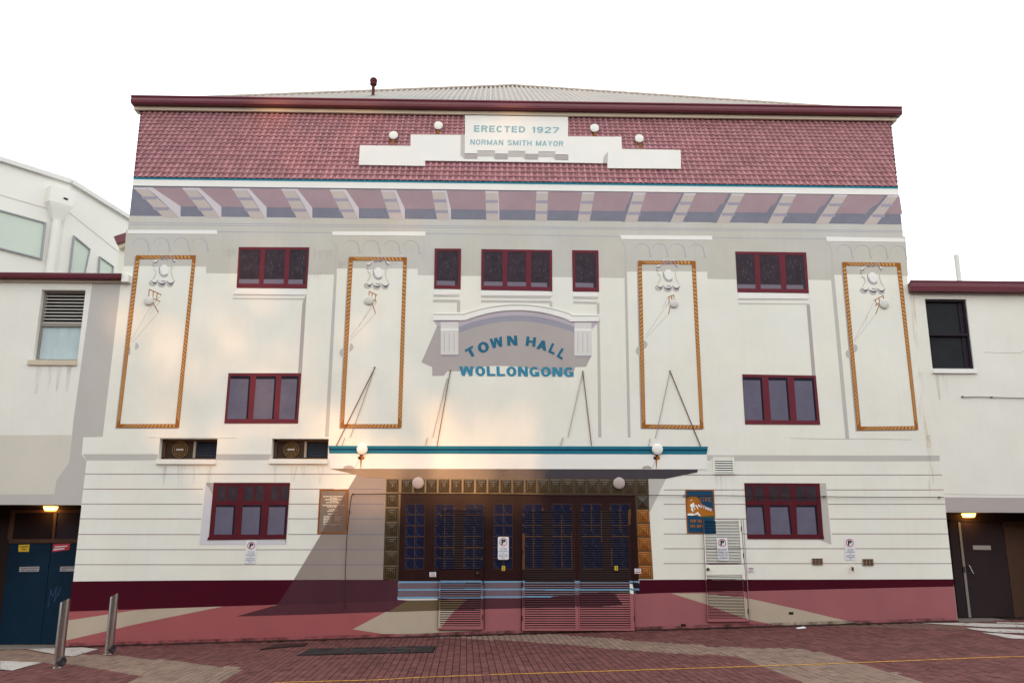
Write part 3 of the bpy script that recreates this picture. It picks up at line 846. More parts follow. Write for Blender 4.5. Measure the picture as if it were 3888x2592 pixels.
# ---- gilded rope frames
def rope_frame(px, th, parent, gold=GOLD, light=GOLDL, pitch_px=14.5, mm=22, dark=GOLDD):
    """frame of four twisted rope mouldings; PX outer corners TL TR BR BL"""
    cx_ = sum(p[0] for p in px) / 4; cy_ = sum(p[1] for p in px) / 4
    def inset(p, t):
        return (p[0] + (t if p[0] < cx_ else -t), p[1] + (t if p[1] < cy_ else -t))
    inn = [inset(p, th) for p in px]
    b = MB()
    for i in range(4):
        a, c, d, e = px[i], px[(i + 1) % 4], inn[(i + 1) % 4], inn[i]
        af(b, [a, c, d, e], mm, gold, False)
        L = math.hypot(c[0] - a[0], c[1] - a[1]); n = max(4, int(L / pitch_px))
        for k in range(n):
            t0 = (k + 0.05) / n; t1 = (k + 0.50) / n; sh = 0.85 / n
            def pt(t, w): 
                o = (a[0] + (c[0] - a[0]) * t, a[1] + (c[1] - a[1]) * t); q = (e[0] + (d[0] - e[0]) * t, e[1] + (d[1] - e[1]) * t)
                return (o[0] + (q[0] - o[0]) * w, o[1] + (q[1] - o[1]) * w)
            if t1 + sh > 1 or t0 - 0 < 0.005: continue
            s1 = sh if i in (0, 3) else -sh
            lo, hi = (0.12, 0.88)
            if min(t0, t0 + s1) < 0.01: continue
            addflat(b, [pt(t0, lo), pt(t1, lo), pt(t1 + s1, hi), pt(t0 + s1, hi)], mm + 5, light, False)
    ob = b.build('rope_frame', parent)
    return ob
ropes = [ZA((1157, 1052), (1667, 1052)) + ZE((1422, 1303), (925, 1303)), ZF((1030, 148), (1460, 151), (1420, 1418), (965, 1418)),
         ZH((240, 176), (667, 178), (727, 1426), (268, 1420)), ZI((387, 186), (820, 192), (953, 1432), (498, 1436))]
for q in ropes:
    sh_ = [(x - 5, y + 4) for x, y in q]
    line_part('frame_shade', [[sh_[0], sh_[1], sh_[2], sh_[3]]], 4, MAUVEG)
    i4 = [(q[0][0] + 13, q[0][1] + 13), (q[1][0] - 13, q[1][1] + 13), (q[2][0] - 13, q[2][1] - 13), (q[3][0] + 13, q[3][1] - 13)]
    fl('panel', i4, 6, WHITE, hall)
    yb = q[0][1] + (50 if q is not ropes[0] else 45)
    yb = {0: 1010, 1: 1018, 2: 1029, 3: 1041}[ropes.index(q)]
    t = (yb - i4[0][1]) / (i4[3][1] - i4[0][1])
    fl('panel_upper_tone', sub(i4, 0, 0, 1, t), 7, FRIEZE, hall)
    rope_frame(q, 14, hall)

CARTD = paint('dark lavender scroll paint', (112, 106, 126), var=0.1)
CARTL = paint('lavender scroll paint', (150, 146, 164), var=0.1)
# ---- cartouches in the panels
def cartouche(cx_, cy_):
    k = (cx_ - 1944) / 14400 + 0.092
    def T(*pts):
        out = []
        for x, y in pts:
            dx, dy = (x - 450) / 6.272, (y - 450) / 6.272
            out.append((cx_ + dx + dy * k, cy_ + dy))
        return out
    b = MB()
    for x, y, rx, ry in ((190, 790, 95, 72), (400, 815, 95, 76), (600, 810, 82, 72)):
        af(b, T(*circ((x, y), rx, 14, ry)), 8, SHADE, False)
    out = ((395, 135), (300, 235), (195, 272), (205, 300), (262, 305), (245, 350), (190, 352), (205, 388), (235, 397), (205, 430), (262, 480), (272, 560), (225, 650), (150, 725), (150, 760), (185, 798), (255, 798), (322, 770), (345, 805), (420, 826), (490, 803), (520, 768), (560, 810), (625, 816), (690, 783), (718, 735), (690, 700), (650, 610), (632, 520), (645, 450), (712, 420), (690, 380), (660, 350), (655, 302), (715, 300), (750, 262), (700, 240), (665, 160), (625, 122), (580, 132), (555, 205), (500, 182), (430, 222), (388, 195))
    lo = [p for p in out if p[1] >= 395]; up = [p for p in out if p[1] < 395]
    af(b, T(*out), 16, WHITE, False)
    af(b, T(*([(240, 395)] + [(205, 388), (190, 352), (245, 350), (262, 305), (210, 300), (300, 245), (400, 145), (392, 195), (430, 222), (500, 182), (555, 205), (585, 140), (622, 132), (660, 165), (695, 245), (740, 265), (712, 298), (655, 302), (660, 350), (690, 380), (690, 395)])), 17, FRIEZE, False)
    af(b, ribbon(T((205, 278), (300, 238), (395, 128), (425, 120)), [2.5, 4, 4, 2]), 18, BRIGHT, False)
    af(b, ribbon(T((560, 140), (622, 116), (672, 160), (705, 240), (755, 262)), [2, 3, 4, 4, 2]), 18, BRIGHT, False)
    body = b.build('cartouche', hall)
    b = MB()
    lav = CARTD
    for x0, x1, yt, dep in ((148, 325, 720, 82), (322, 520, 765, 62), (520, 715, 730, 90)):
        pts = [(x0 + (x1 - x0) * i / 10, yt + dep * math.sin(math.pi * i / 10)) for i in range(11)]
        low = [(x0 + (x1 - x0) * i / 10, yt - 8 + (dep - 28) * math.sin(math.pi * i / 10)) for i in range(11)]
        af(b, T(*(pts + low[::-1])), 32, lav, False)
    af(b, ribbon(T((410, 140), (375, 185), (400, 222), (440, 215), (460, 175), (490, 190), (520, 220), (560, 200), (580, 150), (610, 130)), 4.2), 32, CARTL, False)
    af(b, ribbon(T((625, 130), (650, 180), (670, 250), (700, 285), (740, 265)), [2, 4, 5, 4, 2]), 32, CARTL, False)
    af(b, ribbon(T((330, 225), (270, 300), (200, 290)), [2, 3, 4]), 32, CARTL, False)
    af(b, ribbon(T((190, 350), (225, 390)), 2.6), 32, CARTL, False)
    af(b, ribbon(T((210, 440), (268, 490), (265, 570), (190, 690)), 2), 32, SHADE, False)
    af(b, ribbon(T((640, 380), (625, 500), (645, 600), (690, 695)), 2), 32, SHADE, False)
    af(b, ribbon(T(*[(460 - 118 * math.cos(R(a)), 480 + 150 * math.sin(R(a))) for a in range(-30, 150, 15)]), 2.6), 32, CARTL, False)
    af(b, ribbon(T(*[(440 - 40 * math.cos(R(a)), 720 + 28 * math.sin(R(a))) for a in range(0, 181, 30)]), 2.6), 32, CARTL, False)
    af(b, T(*circ((470, 470), 98, 20, 125)), 36, BRIGHT, False)
    af(b, ribbon(T(*[(470 - 98 * math.cos(R(a)), 470 + 125 * math.sin(R(a))) for a in range(0, 150, 15)]), 2.2), 37, SHADE, False)
    b.build('scroll', body)
for c in ((621.7, 1021.7), (1434, 1031.6), (2534.7, 1040), (3310, 1050.5)): cartouche(*c)

# ---- painted lamps on brackets with their thin painted lines
def panel_lamp(Z, rails, verts, arm, globe, gr, lines, discs, rw):
    b = MB()
    for p, q in lines: af(b, stroke(*Z(p, q), 1.6), 9, SHADE, False)
    for c, r_, a0, a1 in discs: af(b, circ(Z(c)[0], r_ / Z.k, 16, None, a0, a1), 9, SHADE, False)
    for p, q in rails + verts + [arm]: af(b, stroke(*Z(p, q), rw), 12, BRASS, False)
    o = b.build('bracket_lamp', hall)
    x, y = Z(globe)[0]; c = W(x, y, -0.03); r_ = gr / Z.k * (c - CAM).length / FPX
    b = MB(); b.lathe(c, [(r_ * math.sin(R(a)), -r_ * math.cos(R(a))) for a in range(0, 181, 15)], GLOBEP, 20)
    g = b.build('globe', o, True)
    for v in g.data.vertices: v.co.y = v.co.y * 0.25 - 0.024
panel_lamp(ZP, [((105, 930), (395, 1060)), ((60, 1090), (370, 1222))], [((103, 930), (95, 1090)), ((205, 975), (195, 1120)), ((297, 1020), (280, 1165))], ((190, 1240), (325, 1482)), (90, 1200), 103,
           [((385, 1070), (60, 1480)), ((350, 1235), (110, 1540)), ((320, 1490), (-300, 2200)), ((60, 1480), (-330, 2160))], [((-390, 2390), 95, 60, 300), ((-235, 2280), 88, -80, 90)], 3.4)
panel_lamp(ZF, [((1178, 402), (1240, 433)), ((1172, 440), (1233, 480))], [((1180, 402), (1178, 437)), ((1201, 415), (1200, 450)), ((1226, 428), (1224, 474))], ((1200, 490), (1227, 567)), (1177, 469), 34,
           [((1227, 567), (1040, 768)), ((1235, 480), (1040, 745)), ((1200, 500), (1105, 665))], [((992, 860), 34, 70, 290), ((1030, 818), 32, -70, 90)], 3.0)
panel_lamp(ZH, [((463, 448), (506, 430)), ((490, 463), (522, 466))], [((472, 447), (470, 493)), ((490, 440), (490, 463)), ((505, 430), (508, 455))], ((481, 515), (466, 574)), (508, 494), 31,
           [((466, 574), (298, 752)), ((463, 490), (292, 742)), ((463, 450), (420, 530))], [((256, 846), 34, 70, 290), ((278, 800), 32, -80, 80)], 3.0)
panel_lamp(ZI, [((622, 472), (693, 435)), ((630, 512), (690, 470))], [((632, 470), (645, 505)), ((660, 455), (668, 490)), ((692, 436), (695, 465))], ((665, 495), (637, 573)), (700, 497), 33,
           [((637, 573), (478, 778)), ((620, 490), (476, 770)), ((580, 560), (560, 640))], [((446, 868), 34, 70, 290), ((470, 826), 32, -80, 80)], 3.0)

# ---- painted windows
def mural_window(q, panes, Z, glass=GLASSD, top=None, low=None, dark_side=0.0, ledge=0.0, glint=None, frame_m=MAROOND, part='window'):
    """frame as bars in relief, each pane a sheet of its own; PANES are quads TL TR BR BL in zoom Z"""
    q = Z(*q)
    win = fl(part, q, 12, frame_m, hall)
    b = MB()
    rng = random.Random(int(q[0][0]))
    for pq in panes:
        p = Z(*pq)
        pb = MB(); af(pb, p, 14, glass)
        if top: af(pb, sub(p, 0, 0, 1, top), 15, GLASSK)
        if dark_side: af(pb, sub(p, 1 - dark_side, 0, 1, 1), 15.5, GLASSK)
        if low: af(pb, sub(p, 0, 1 - low, 0.86 if dark_side == 0 and pq is panes[-1] else 1, 1), 15.2, GLASSL)
        if glint:
            for k in range(glint):
                u, v = rng.uniform(.12, .85), rng.uniform(.08, .72)
                x, y = bil(p, u, v); w = rng.uniform(1.0, 2.6); h = rng.uniform(4, 12)
                af(pb, [(x, y), (x + w, y - w * .5), (x + w - 1, y + h), (x - 1, y + h + w * .5)], 15.7, GLINT, False)
        pb.build('pane', win)
    fb = MB()
    b0 = 17
    xs = [0.0, 1.0]
    # outer bars of the frame, proud of the glass
    def bar(a, c, d, e): af(fb, [a, c, d, e], 26, frame_m, False)
    first, last = Z(*panes[0]), Z(*panes[-1])
    il = [first[0], last[1], last[2], first[3]]
    for i in range(4): bar(q[i], q[(i + 1) % 4], il[(i + 1) % 4], il[i])
    for i in range(len(panes) - 1):
        a, c = Z(*panes[i]), Z(*panes[i + 1])
        if a[1][0] < c[0][0]: bar(a[1], c[0], c[3], a[2])
    fb.build('frame', win)
    return win
mural_window([(210, 75), (735, 77), (717, 383), (193, 378)], [((222, 95), (373, 95), (360, 347), (210, 346)), ((408, 95), (556, 95), (543, 347), (394, 347)), ((592, 95), (722, 95), (702, 350), (576, 350))], ZF, GLASSD, None, 0.13, 0, glint=16)
mural_window([(133, 1012), (675, 1012), (650, 1385), (102, 1385)], [((150, 1032), (298, 1034), (278, 1352), (122, 1352)), ((340, 1034), (490, 1034), (470, 1352), (315, 1352)), ((528, 1034), (657, 1034), (637, 1354), (507, 1352))], ZF, GLASSG, 0.07, None, 0.09)
mural_window([(295, 86), (492, 87), (488, 388), (290, 385)], [((315, 103), (472, 105), (468, 362), (308, 358))], ZG, GLASSD, None, 0.13, 0, glint=16)
mural_window([(642, 90), (1168, 97), (1170, 402), (640, 394)], [((662, 108), (800, 108), (800, 364), (660, 362)), ((836, 108), (975, 110), (974, 367), (835, 365)), ((1012, 112), (1150, 114), (1150, 373), (1012, 370))], ZG, GLASSD, None, 0.12, 0, glint=16)
mural_window([(1317, 98), (1513, 100), (1518, 407), (1322, 405)], [((1338, 118), (1493, 120), (1498, 377), (1342, 373))], ZG, GLASSD, None, 0.13, 0, glint=16)
mural_window([(963, 108), (1490, 115), (1511, 418), (980, 411)], [((968, 128), (1103, 130), (1115, 384), (980, 382)), ((1143, 132), (1285, 133), (1305, 386), (1153, 384)), ((1333, 133), (1470, 135), (1490, 388), (1345, 387))], ZH, GLASSD, None, 0.12, 0, glint=16)
mural_window([(1015, 1020), (1562, 1030), (1595, 1395), (1037, 1392)], [((1020, 1041), (1160, 1043), (1181, 1362), (1036, 1360)), ((1208, 1043), (1350, 1045), (1375, 1363), (1229, 1362)), ((1398, 1046), (1545, 1048), (1573, 1364), (1421, 1363))], ZH, GLASSG, 0.07, None, 0.10)

# ---- hood over the name
b = MB()
af(b, ZQ((195, 285), (470, 288), (700, 215), (950, 165), (1180, 150), (1420, 165), (1660, 215), (1895, 290), (2110, 330), (2110, 655), (2040, 790), (1910, 795), (1890, 850), (1760, 890), (1600, 885), (1450, 840), (1250, 795), (1080, 780), (860, 780), (720, 795), (600, 830), (470, 845), (325, 843), (280, 900), (135, 905), (135, 795), (0, 735)), 3, MAUVEG)
b.build('hood_recess', hall)
arc = lambda y_end, y_top, x0=470, x1=1895, n=16: [(x0 + (x1 - x0) * i / n, y_end - (y_end - y_top) * (1 - (2 * i / n - 1) ** 2)) for i in range(n + 1)]
HOODB = paint('blue grey hood paint', (162, 160, 172), var=0.07)
HOODS = paint('lilac hood soffit paint', (196, 186, 194), var=0.05)
fl('hood_shade', ZQ(*(arc(290, 150) + arc(370, 225)[::-1])), 5, HOODB, hall)
fl('hood_soffit', ZQ(*([(150, 215), (540, 215)] + arc(225, 92, 540, 1830) + [(2200, 230), (2110, 330), (2095, 240)] + [(1895, 300)] + arc(295, 155, 470, 1895)[::-1] + [(470, 285), (195, 285)])), 10, HOODS, hall)
b = MB()
top = ZQ(*([(148, 133), (520, 133)] + arc(130, 15, 530, 1850) + [(1860, 150), (2212, 152)]))
bot = ZQ(*([(150, 217), (540, 217)] + arc(215, 92, 545, 1830) + [(1835, 232), (2198, 230)]))
for i in range(len(top) - 1):
    j = min(i, len(bot) - 2)
    af(b, [top[i], top[i + 1], bot[j + 1], bot[j]], 60, BRIGHT, False)
hood = b.build('hood', hall)
b = MB()
t2 = ZQ(*([(148, 139), (520, 139)] + arc(137, 20, 530, 1850) + [(1860, 156), (2205, 158)])); t3 = ZQ(*([(148, 154), (525, 154)] + arc(152, 40, 532, 1848) + [(1856, 172), (2200, 172)]))
for i in range(len(t2) - 1): af(b, [t2[i], t2[i + 1], t3[i + 1], t3[i]], 61, SHADE, False)
b.build('hood_line', hood)
CONS = paint('pale console paint', (226, 222, 218), var=0.04)
for x0, x1, y0, y1, ys in ((240, 460, 238, 640, 345), (1897, 2110, 240, 652, 350)):
    o = fl('console', ZQ((x0, y0), (x1, y0), (x1 - 2, y1), (x0, y1)), 14, CONS, hall)
    b = MB()
    af(b, ZQ((x0, ys - 30), (x1, ys - 30), (x1, ys), (x0, ys)), 22, BRIGHT, False)
    for k in range(3): af(b, stroke(*ZQ((x0 + 45 + 60 * k, ys + 25), (x0 + 45 + 60 * k, y1 - 40)), 1.8), 16, MAUVEG, False)
    af(b, ZQ((x0, y1), (x1, y1), (x1 - 8, y1 + 16), (x0 + 8, y1 + 16)), 13, HOODB, False)
    b.build('console_fluting', o)
fl('console_shade', ZQ((1897, 655), (2105, 655), (2045, 785), (1905, 785)), 6, MAUVEG, hall)
# lettering
for ch, cx_, cy_, rot, w, h in (('T', 613, 608, 29, 112, 120), ('O', 768, 548, 18, 138, 128), ('W', 933, 490, 11, 158, 122), ('N', 1126, 466, 3, 126, 122), ('H', 1358, 478, -7, 120, 116), ('A', 1500, 522, -14, 128, 118), ('L', 1632, 568, -25, 82, 124), ('L', 1742, 630, -32, 80, 124)):
    a = R(-rot); cs, sn = math.cos(a), math.sin(a)
    q = [(cx_ + u * cs - v * sn, cy_ + u * sn + v * cs) for u, v in ((-w / 2, -h / 2), (w / 2, -h / 2), (w / 2, h / 2), (-w / 2, h / 2))]
    big_letters(ch, ZQ(*q), 8, LETTER, hall, 0, 0.31, 0.23)
big_letters('WOLLONGONG', ZQ((468, 782), (1892, 796), (1888, 914), (480, 900)), 9, LETTERL, hall, 0.15, 0.31, 0.23)

# ---- stay rods of the painted canopy, painted down the wall
for Z, rods, thin in ((ZF, [((1222, 970), (936, 1550))], [((1218, 985), (1040, 1488)), ((998, 1490), (978, 1550))]),
                      (ZG, [((412, 993), (313, 1550)), ((1397, 1000), (1462, 1550))], [((388, 1050), (280, 1488)), ((241, 1490), (227, 1548)), ((1395, 1010), (1285, 1488)), ((1248, 1490), (1231, 1548))]),
                      (ZH, [((477, 997), (705, 1555))], [((477, 1000), (368, 1495)), ((328, 1497), (317, 1555))])):
    for p, q in rods:
        b = MB(); af(b, stroke(*Z(p, q), 2.2), 62, RODC, False)
        af(b, circ(Z(p)[0], 2.8, 10), 63, RODC, False)
        b.build('stay_rod', hall)
    b = MB()
    for p, q in thin: af(b, stroke(*Z(p, q), 1.3), 61, RODS, False)
    b.build('stay_rod_line', hall)

# ================================================================ ground storey of the mural
DL = [(309, 1914), (250, 2457)]       # corner of the left doorway
LE = lambda y: 309 + (y - 1914) * (250 - 309) / (2457 - 1914)
RE = lambda y: 3592 + (y - 1944) * (3636 - 3592) / (2359 - 1944)
# storey band and its painted shade
fl('storey_course', ZJ((508, 93), (880, 99), (952, 101), (945, 193), (498, 195)), 4, WHITE, hall)
for q in (ZJ((498, 195), (950, 195), (947, 230), (522, 233)), [*ZJ((1300, 195))] + ZK((522, 195), (515, 230)) + ZJ((1297, 230))):
    fl('storey_shade', q, 5, SHADE, hall)
fl('storey_shade', ZN((308, 127), (1245, 130)) + ZO((800, 130), (778, 132), (778, 166)) + ZN((350, 165), (350, 152), (330, 152), (330, 162), (308, 160)), 5, SHADE, hall)
# painted shade across the corner on to the left wing
fl('painted_shade', ZE((735, 148), (962, 146), (815, 1375), (675, 1378)) + ZJ((498, 195), (525, 200), (520, 235), (490, 497), (-60, 497), (-60, 437), (325, 435), (340, 350), (415, 245), (430, 110), (440, 0)), 3, SHADE, hall)

def mural_on_wing(px, x):
    p = [W(*q) for q in px]; b = MB(); zt, zb_ = p[0].z, p[-1].z
    b.prism(p + [Vector((x, 0, zb_)), Vector((x, 0, zt))], .001, -.0015, WHITE); b.build('mural_return', hall)
mural_on_wing(ZE((960, 150), (815, 1378)) + ZJ((500, 93), (490, 195), (520, 233), (488, 500)) + [(LE(1930) + 2, 1930), (LE(2210) + 1, 2210)], XL - .002)
mural_on_wing(ZO((802, 128), (778, 133), (820, 490)) + [(RE(1950) - 2, 1950), (RE(2205) - 1, 2205)], XR + .002)
# wall-coloured courses of the ground storey, each laid a little proud with a recessed joint between
JOINT = paint('mauve joint paint', (150, 124, 130), var=0.1)
ycl = [1746, 1799, 1856, 1912.5, 1968.5, 2028, 2085.5, 2142.5, 2207]
ycr = [1749, 1802, 1858.5, 1913, 1968.5, 2025.5, 2081.5, 2138, 2199]
W8 = ZK((118, 366), (635, 366), (612, 735), (92, 738)); W9 = ZN((542, 304), (1058, 304), (1092, 690), (562, 656))
b = MB()
for i in range(1, 8):
    y = ycl[i]
    segs = [(LE(y), 1268)]
    if 1830 < y < 2060: segs = [(LE(y), 772 - (y - 1830) * .06), (1095, 1268)]
    if i == 1: segs = [(LE(y), 1350)]
    for a, c in segs: af(b, stroke((a, y - .5), (c, y), 2.6), 6, JOINT)
b.build('course_joint', hall)
b = MB()
for i in range(1, 8):
    y = ycr[i]
    segs = [(2520, RE(y))]
    if i == 1: segs = [(2600, RE(y))]
    if 1830 < y < 2065: segs = [(2520, 2828 + (y - 1832) * .08), (3136 + (y - 1832) * .11, RE(y))]
    for a, c in segs: af(b, stroke((a, y), (c, y), 2.6), 6, JOINT)
b.build('course_joint', hall)

# plinth: deep maroon band, pink and tan shapes
YF = lambda x: 2480 + (x - 250) * (2352 - 2480) / (3636 - 250) + 30
fl('plinth', [(262, 2312), (700, 2298), (1054, 2295), (1500, 2281), (1520, 2440), (1000, 2455), (700, 2462), (245, 2500), (245, 2455)], 3, PINK, hall)
fl('plinth', [(1500, 2285)] + ZL((867, 1213), (1150, 1213)) + [(2427, 2250), (2700, 2240), (3250, 2230)] + ZO((868, 957), (893, 1182), (600, 1200), (0, 1240)) + [(2800, 2425), (2500, 2440), (1900, 2450), (1500, 2460)], 3.2, PINKM, hall)
fl('plinth_band', [(275, 2206), (700, 2202), (1120, 2200), (1500, 2199)] + ZL((220, 1085), (215, 1225)) + [(1054, 2294), (700, 2305), (262, 2320)], 6, MAROONB, hall)
fl('plinth_band', [*ZM((935, 1078))] + [(2600, 2199), (3100, 2199), (3619.5, 2197.5)] + ZO((868, 957)) + [(3250, 2233), (2500, 2250)] + ZM((935, 1182)), 6, MAROONB, hall)
fl('plinth_shape', ZJ((405, 1192), (620, 1160), (800, 1132), (900, 1124), (1340, 1108), (1000, 1176), (800, 1218), (600, 1265), (395, 1312)), 6, TAN, hall)
fl('plinth_shape', ZK((1010, 1245), (1210, 1140)) + ZL((530, 1303), (640, 1303), (545, 1420), (515, 1447), (530, 1455), (850, 1450), (700, 1462), (300, 1483), (100, 1478)), 6, TAN, hall)
fl('plinth_shape', ZL((145, 1318), (290, 1230), (740, 1226), (650, 1303), (530, 1305)), 7, OLIVE, hall)
fl('plinth_shape', ZN((80, 1000), (310, 1000), (312, 1003), (560, 1030), (880, 1100), (1150, 1165), (1260, 1188)) + ZO((240, 1185), (360, 1192), (0, 1207)) + ZN((1000, 1210), (720, 1197), (570, 1165), (420, 1115), (310, 1072)), 6, TAN, hall)
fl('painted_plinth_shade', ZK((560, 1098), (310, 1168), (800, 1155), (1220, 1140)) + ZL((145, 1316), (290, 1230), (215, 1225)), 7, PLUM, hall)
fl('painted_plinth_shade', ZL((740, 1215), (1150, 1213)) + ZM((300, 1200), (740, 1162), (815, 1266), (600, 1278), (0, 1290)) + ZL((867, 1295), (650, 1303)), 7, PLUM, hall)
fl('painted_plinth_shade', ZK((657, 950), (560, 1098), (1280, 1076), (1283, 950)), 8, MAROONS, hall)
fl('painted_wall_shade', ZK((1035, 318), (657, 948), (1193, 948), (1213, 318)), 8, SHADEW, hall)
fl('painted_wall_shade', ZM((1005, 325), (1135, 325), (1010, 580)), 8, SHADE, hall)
b = MB()
for i in range(2, 8):
    y = ycl[i]; x0 = ZK((1035 - (y - 1802) * (1035 - 657) / (2200 - 1802), 0))[0][0]
    af(b, stroke((x0, y), (1455, y), 2.6), 9.5, paint('blue grey joint paint', (126, 122, 134), var=0.08))
b.build('course_joint', hall)

# ---- painted porch: dark doors, bronze studs
fl('porch_panel', ZL((130, 320)) + ZM((1003, 325), (1010, 580), (1040, 1072), (930, 1072), (930, 1180), (880, 1180)) + ZL((220, 1085), (106, 1075)), 9, STUD, hall)
fl('door_surround', ZL((238, 440)) + ZM((905, 450), (932, 1090)) + ZL((220, 1090)), 11, DOORB, hall)
def stud(q, m, h=0.022, dk=None):
    dk = dk or m
    c = bil(q, .5, .5); b = MB()
    mm = lift(12) / 1000
    base = [W(x, y, -mm) for x, y in q]; inn = [W(*bil([q[0], q[1], q[2], q[3]], u, v), -mm - h) for u, v in ((.45, .45), (.55, .45), (.55, .55), (.45, .55))]
    for i in range(4):
        # stepped face: three ridges to each side of the pyramid
        for k in range(3):
            t0, t1 = k / 3, (k + 0.62) / 3
            a0 = base[i].lerp(inn[i], t0); a1 = base[(i + 1) % 4].lerp(inn[(i + 1) % 4], t0)
            b0 = base[i].lerp(inn[i], t1); b1 = base[(i + 1) % 4].lerp(inn[(i + 1) % 4], t1)
            d = Vector((0, 0.006, 0)); e0 = base[i].lerp(inn[i], (k + 1) / 3) + d; e1 = base[(i + 1) % 4].lerp(inn[(i + 1) % 4], (k + 1) / 3) + d
            b.poly([a0, a1, b1, b0], m); b.poly([b0, b1, e1, e0], dk)
    b.poly(inn, m)
    b.build('stud', hall)
tq = ZL((238, 323))[0], ZM((1003, 327))[0], ZM((1005, 440))[0], ZL((236, 434))[0]
for k in range(20):
    stud(sub(tq, k / 20 + .003, .04, (k + 1) / 20 - .003, .96), STUD, .022, STUDK)
lq = ZL((130, 323), (228, 323), (215, 1075), (108, 1075))
for k in range(7): stud(sub(lq, .03, k / 7 + .005, .97, (k + 1) / 7 - .005), STUD, .022, STUDK)
rq = ZM((912, 450), (1003, 450), (1038, 1070), (932, 1070))
for k in range(6): stud(sub(rq, .03, k / 6 + .008, .97, (k + 1) / 6 - .008), STUDL if k > 0 else STUD, .045, GOLDD if k > 0 else GLASSK)
# glass block lights, two columns of six in each of eight lights
lights = [ZL((277, 512), (420, 512), (410, 1000), (266, 1000)), ZL((492, 512), (637, 512), (634, 1000), (487, 1000)), ZL((714, 512), (858, 512), (850, 1000), (707, 1000)),
          ZL((930, 512), (1072, 512), (1070, 998), (928, 998)), ZM((72, 512), (216, 512), (220, 998), (74, 998)), ZM((284, 512), (430, 512), (436, 998), (288, 998)),
          ZM((506, 512), (652, 512), (660, 998), (514, 998)), ZM((718, 512), (862, 512), (872, 998), (732, 998))]
for li, q in enumerate(lights):
    lg = fl('door_light', q, 12, MUNTIN, hall)
    for r_ in range(6):
        for c_ in range(2):
            pq = sub(q, c_ / 2 + .013, r_ / 6 + .006, c_ / 2 + .487, r_ / 6 + .161)
            b = MB(); af(b, pq, 13, NAVY)
            cx_, cy_ = bil(pq, .5, .5); w_ = (pq[1][0] - pq[0][0]) * .47; h_ = (pq[3][1] - pq[0][1]) * .46
            arc_ = [(cx_ + w_ * math.cos(R(a)), cy_ + h_ * math.sin(R(a))) for a in range(95, 236, 20)]
            arc2 = [(cx_ + w_ * .9 * math.cos(R(a)) + w_ * .16, cy_ + h_ * .9 * math.sin(R(a)) - h_ * .1) for a in range(95, 236, 20)]
            af(b, arc_ + arc2[::-1], 14, NAVYL)
            b.build('glass_block', lg)
# painted door stiles between the lights
b = MB()
for x0, x1, Z in ((432, 484, ZL), (645, 702, ZL), (868, 922, ZL), (1082, 1140, ZL), (226, 276, ZM), (440, 498, ZM), (664, 712, ZM)):
    af(b, Z((x0, 505), (x1, 505), (x1 - 3, 1010), (x0 - 3, 1010)), 15, DOORB)
b.build('door_stile', hall)
# painted steps
for q in (ZL((222, 1100), (1150, 1100)) + ZM((868, 1100), (870, 1150)) + ZL((1150, 1150), (218, 1150)), ZL((218, 1156), (1150, 1154)) + ZM((310, 1154), (740, 1150), (745, 1160), (310, 1202)) + ZL((1150, 1205), (214, 1208))):
    fl('step_riser', q, 12, STEPG, hall)
fl('step_end', ZM((865, 1105), (890, 1105), (890, 1182), (870, 1182)), 13, BRIGHT, hall)
fl('step_end', ZM((888, 1102), (934, 1102), (938, 1182), (912, 1182), (912, 1150), (888, 1150)), 13, GLASSK, hall)
for q in (ZL((221, 1088), (1150, 1086)) + ZM((928, 1086), (930, 1098)) + ZL((1150, 1098), (221, 1102)), ZL((219, 1146), (1150, 1142)) + ZM((934, 1142), (936, 1155)) + ZL((1150, 1154), (217, 1158)),
          ZL((213, 1204), (1150, 1198)) + ZM((315, 1196), (270, 1208)) + ZL((1150, 1210), (211, 1218))):
    fl('step_nosing', q, 14, STEPB, hall)

# ---- painted canopy
fl('canopy_soffit', ZT((-430, 850)) + ZM((0, 250), (1372, 252), (1368, 278), (1130, 327), (0, 322)) + ZL((110, 320)) + ZT((900, 1160), (0, 945)), 16, CANUND, hall)
fl('canopy_fascia', ZK((873, 188), (875, 282)) + ZN((303, 218), (305, 122)), 30, BRIGHT, hall)
b = MB()
tl_, tr_ = ZK((865, 145))[0], ZN((312, 74))[0]; bl_, br_ = ZK((872, 191))[0], ZN((303, 124))[0]
cq = [tl_, tr_, br_, bl_]
af(b, cq, 36, TEAL); af(b, sub(cq, 0, .36, 1, .58), 37, TEALD); b.build('canopy_edge', hall)
b = MB()
af(b, ZT(*circ((215, 858), 190, 14, 112, 180, 360)), 38, GLOBES, False); af(b, stroke(*ZT((555, 575), (420, 835)), 2.2), 38, SHADE, False)
af(b, ZM(*circ((992, 252), 36, 14, 22, 180, 360)), 38, GLOBES, False); af(b, stroke(*ZM((1055, 185), (1033, 248)), 2.2), 38, SHADE, False)
b.build('globe_shade_paint', hall)
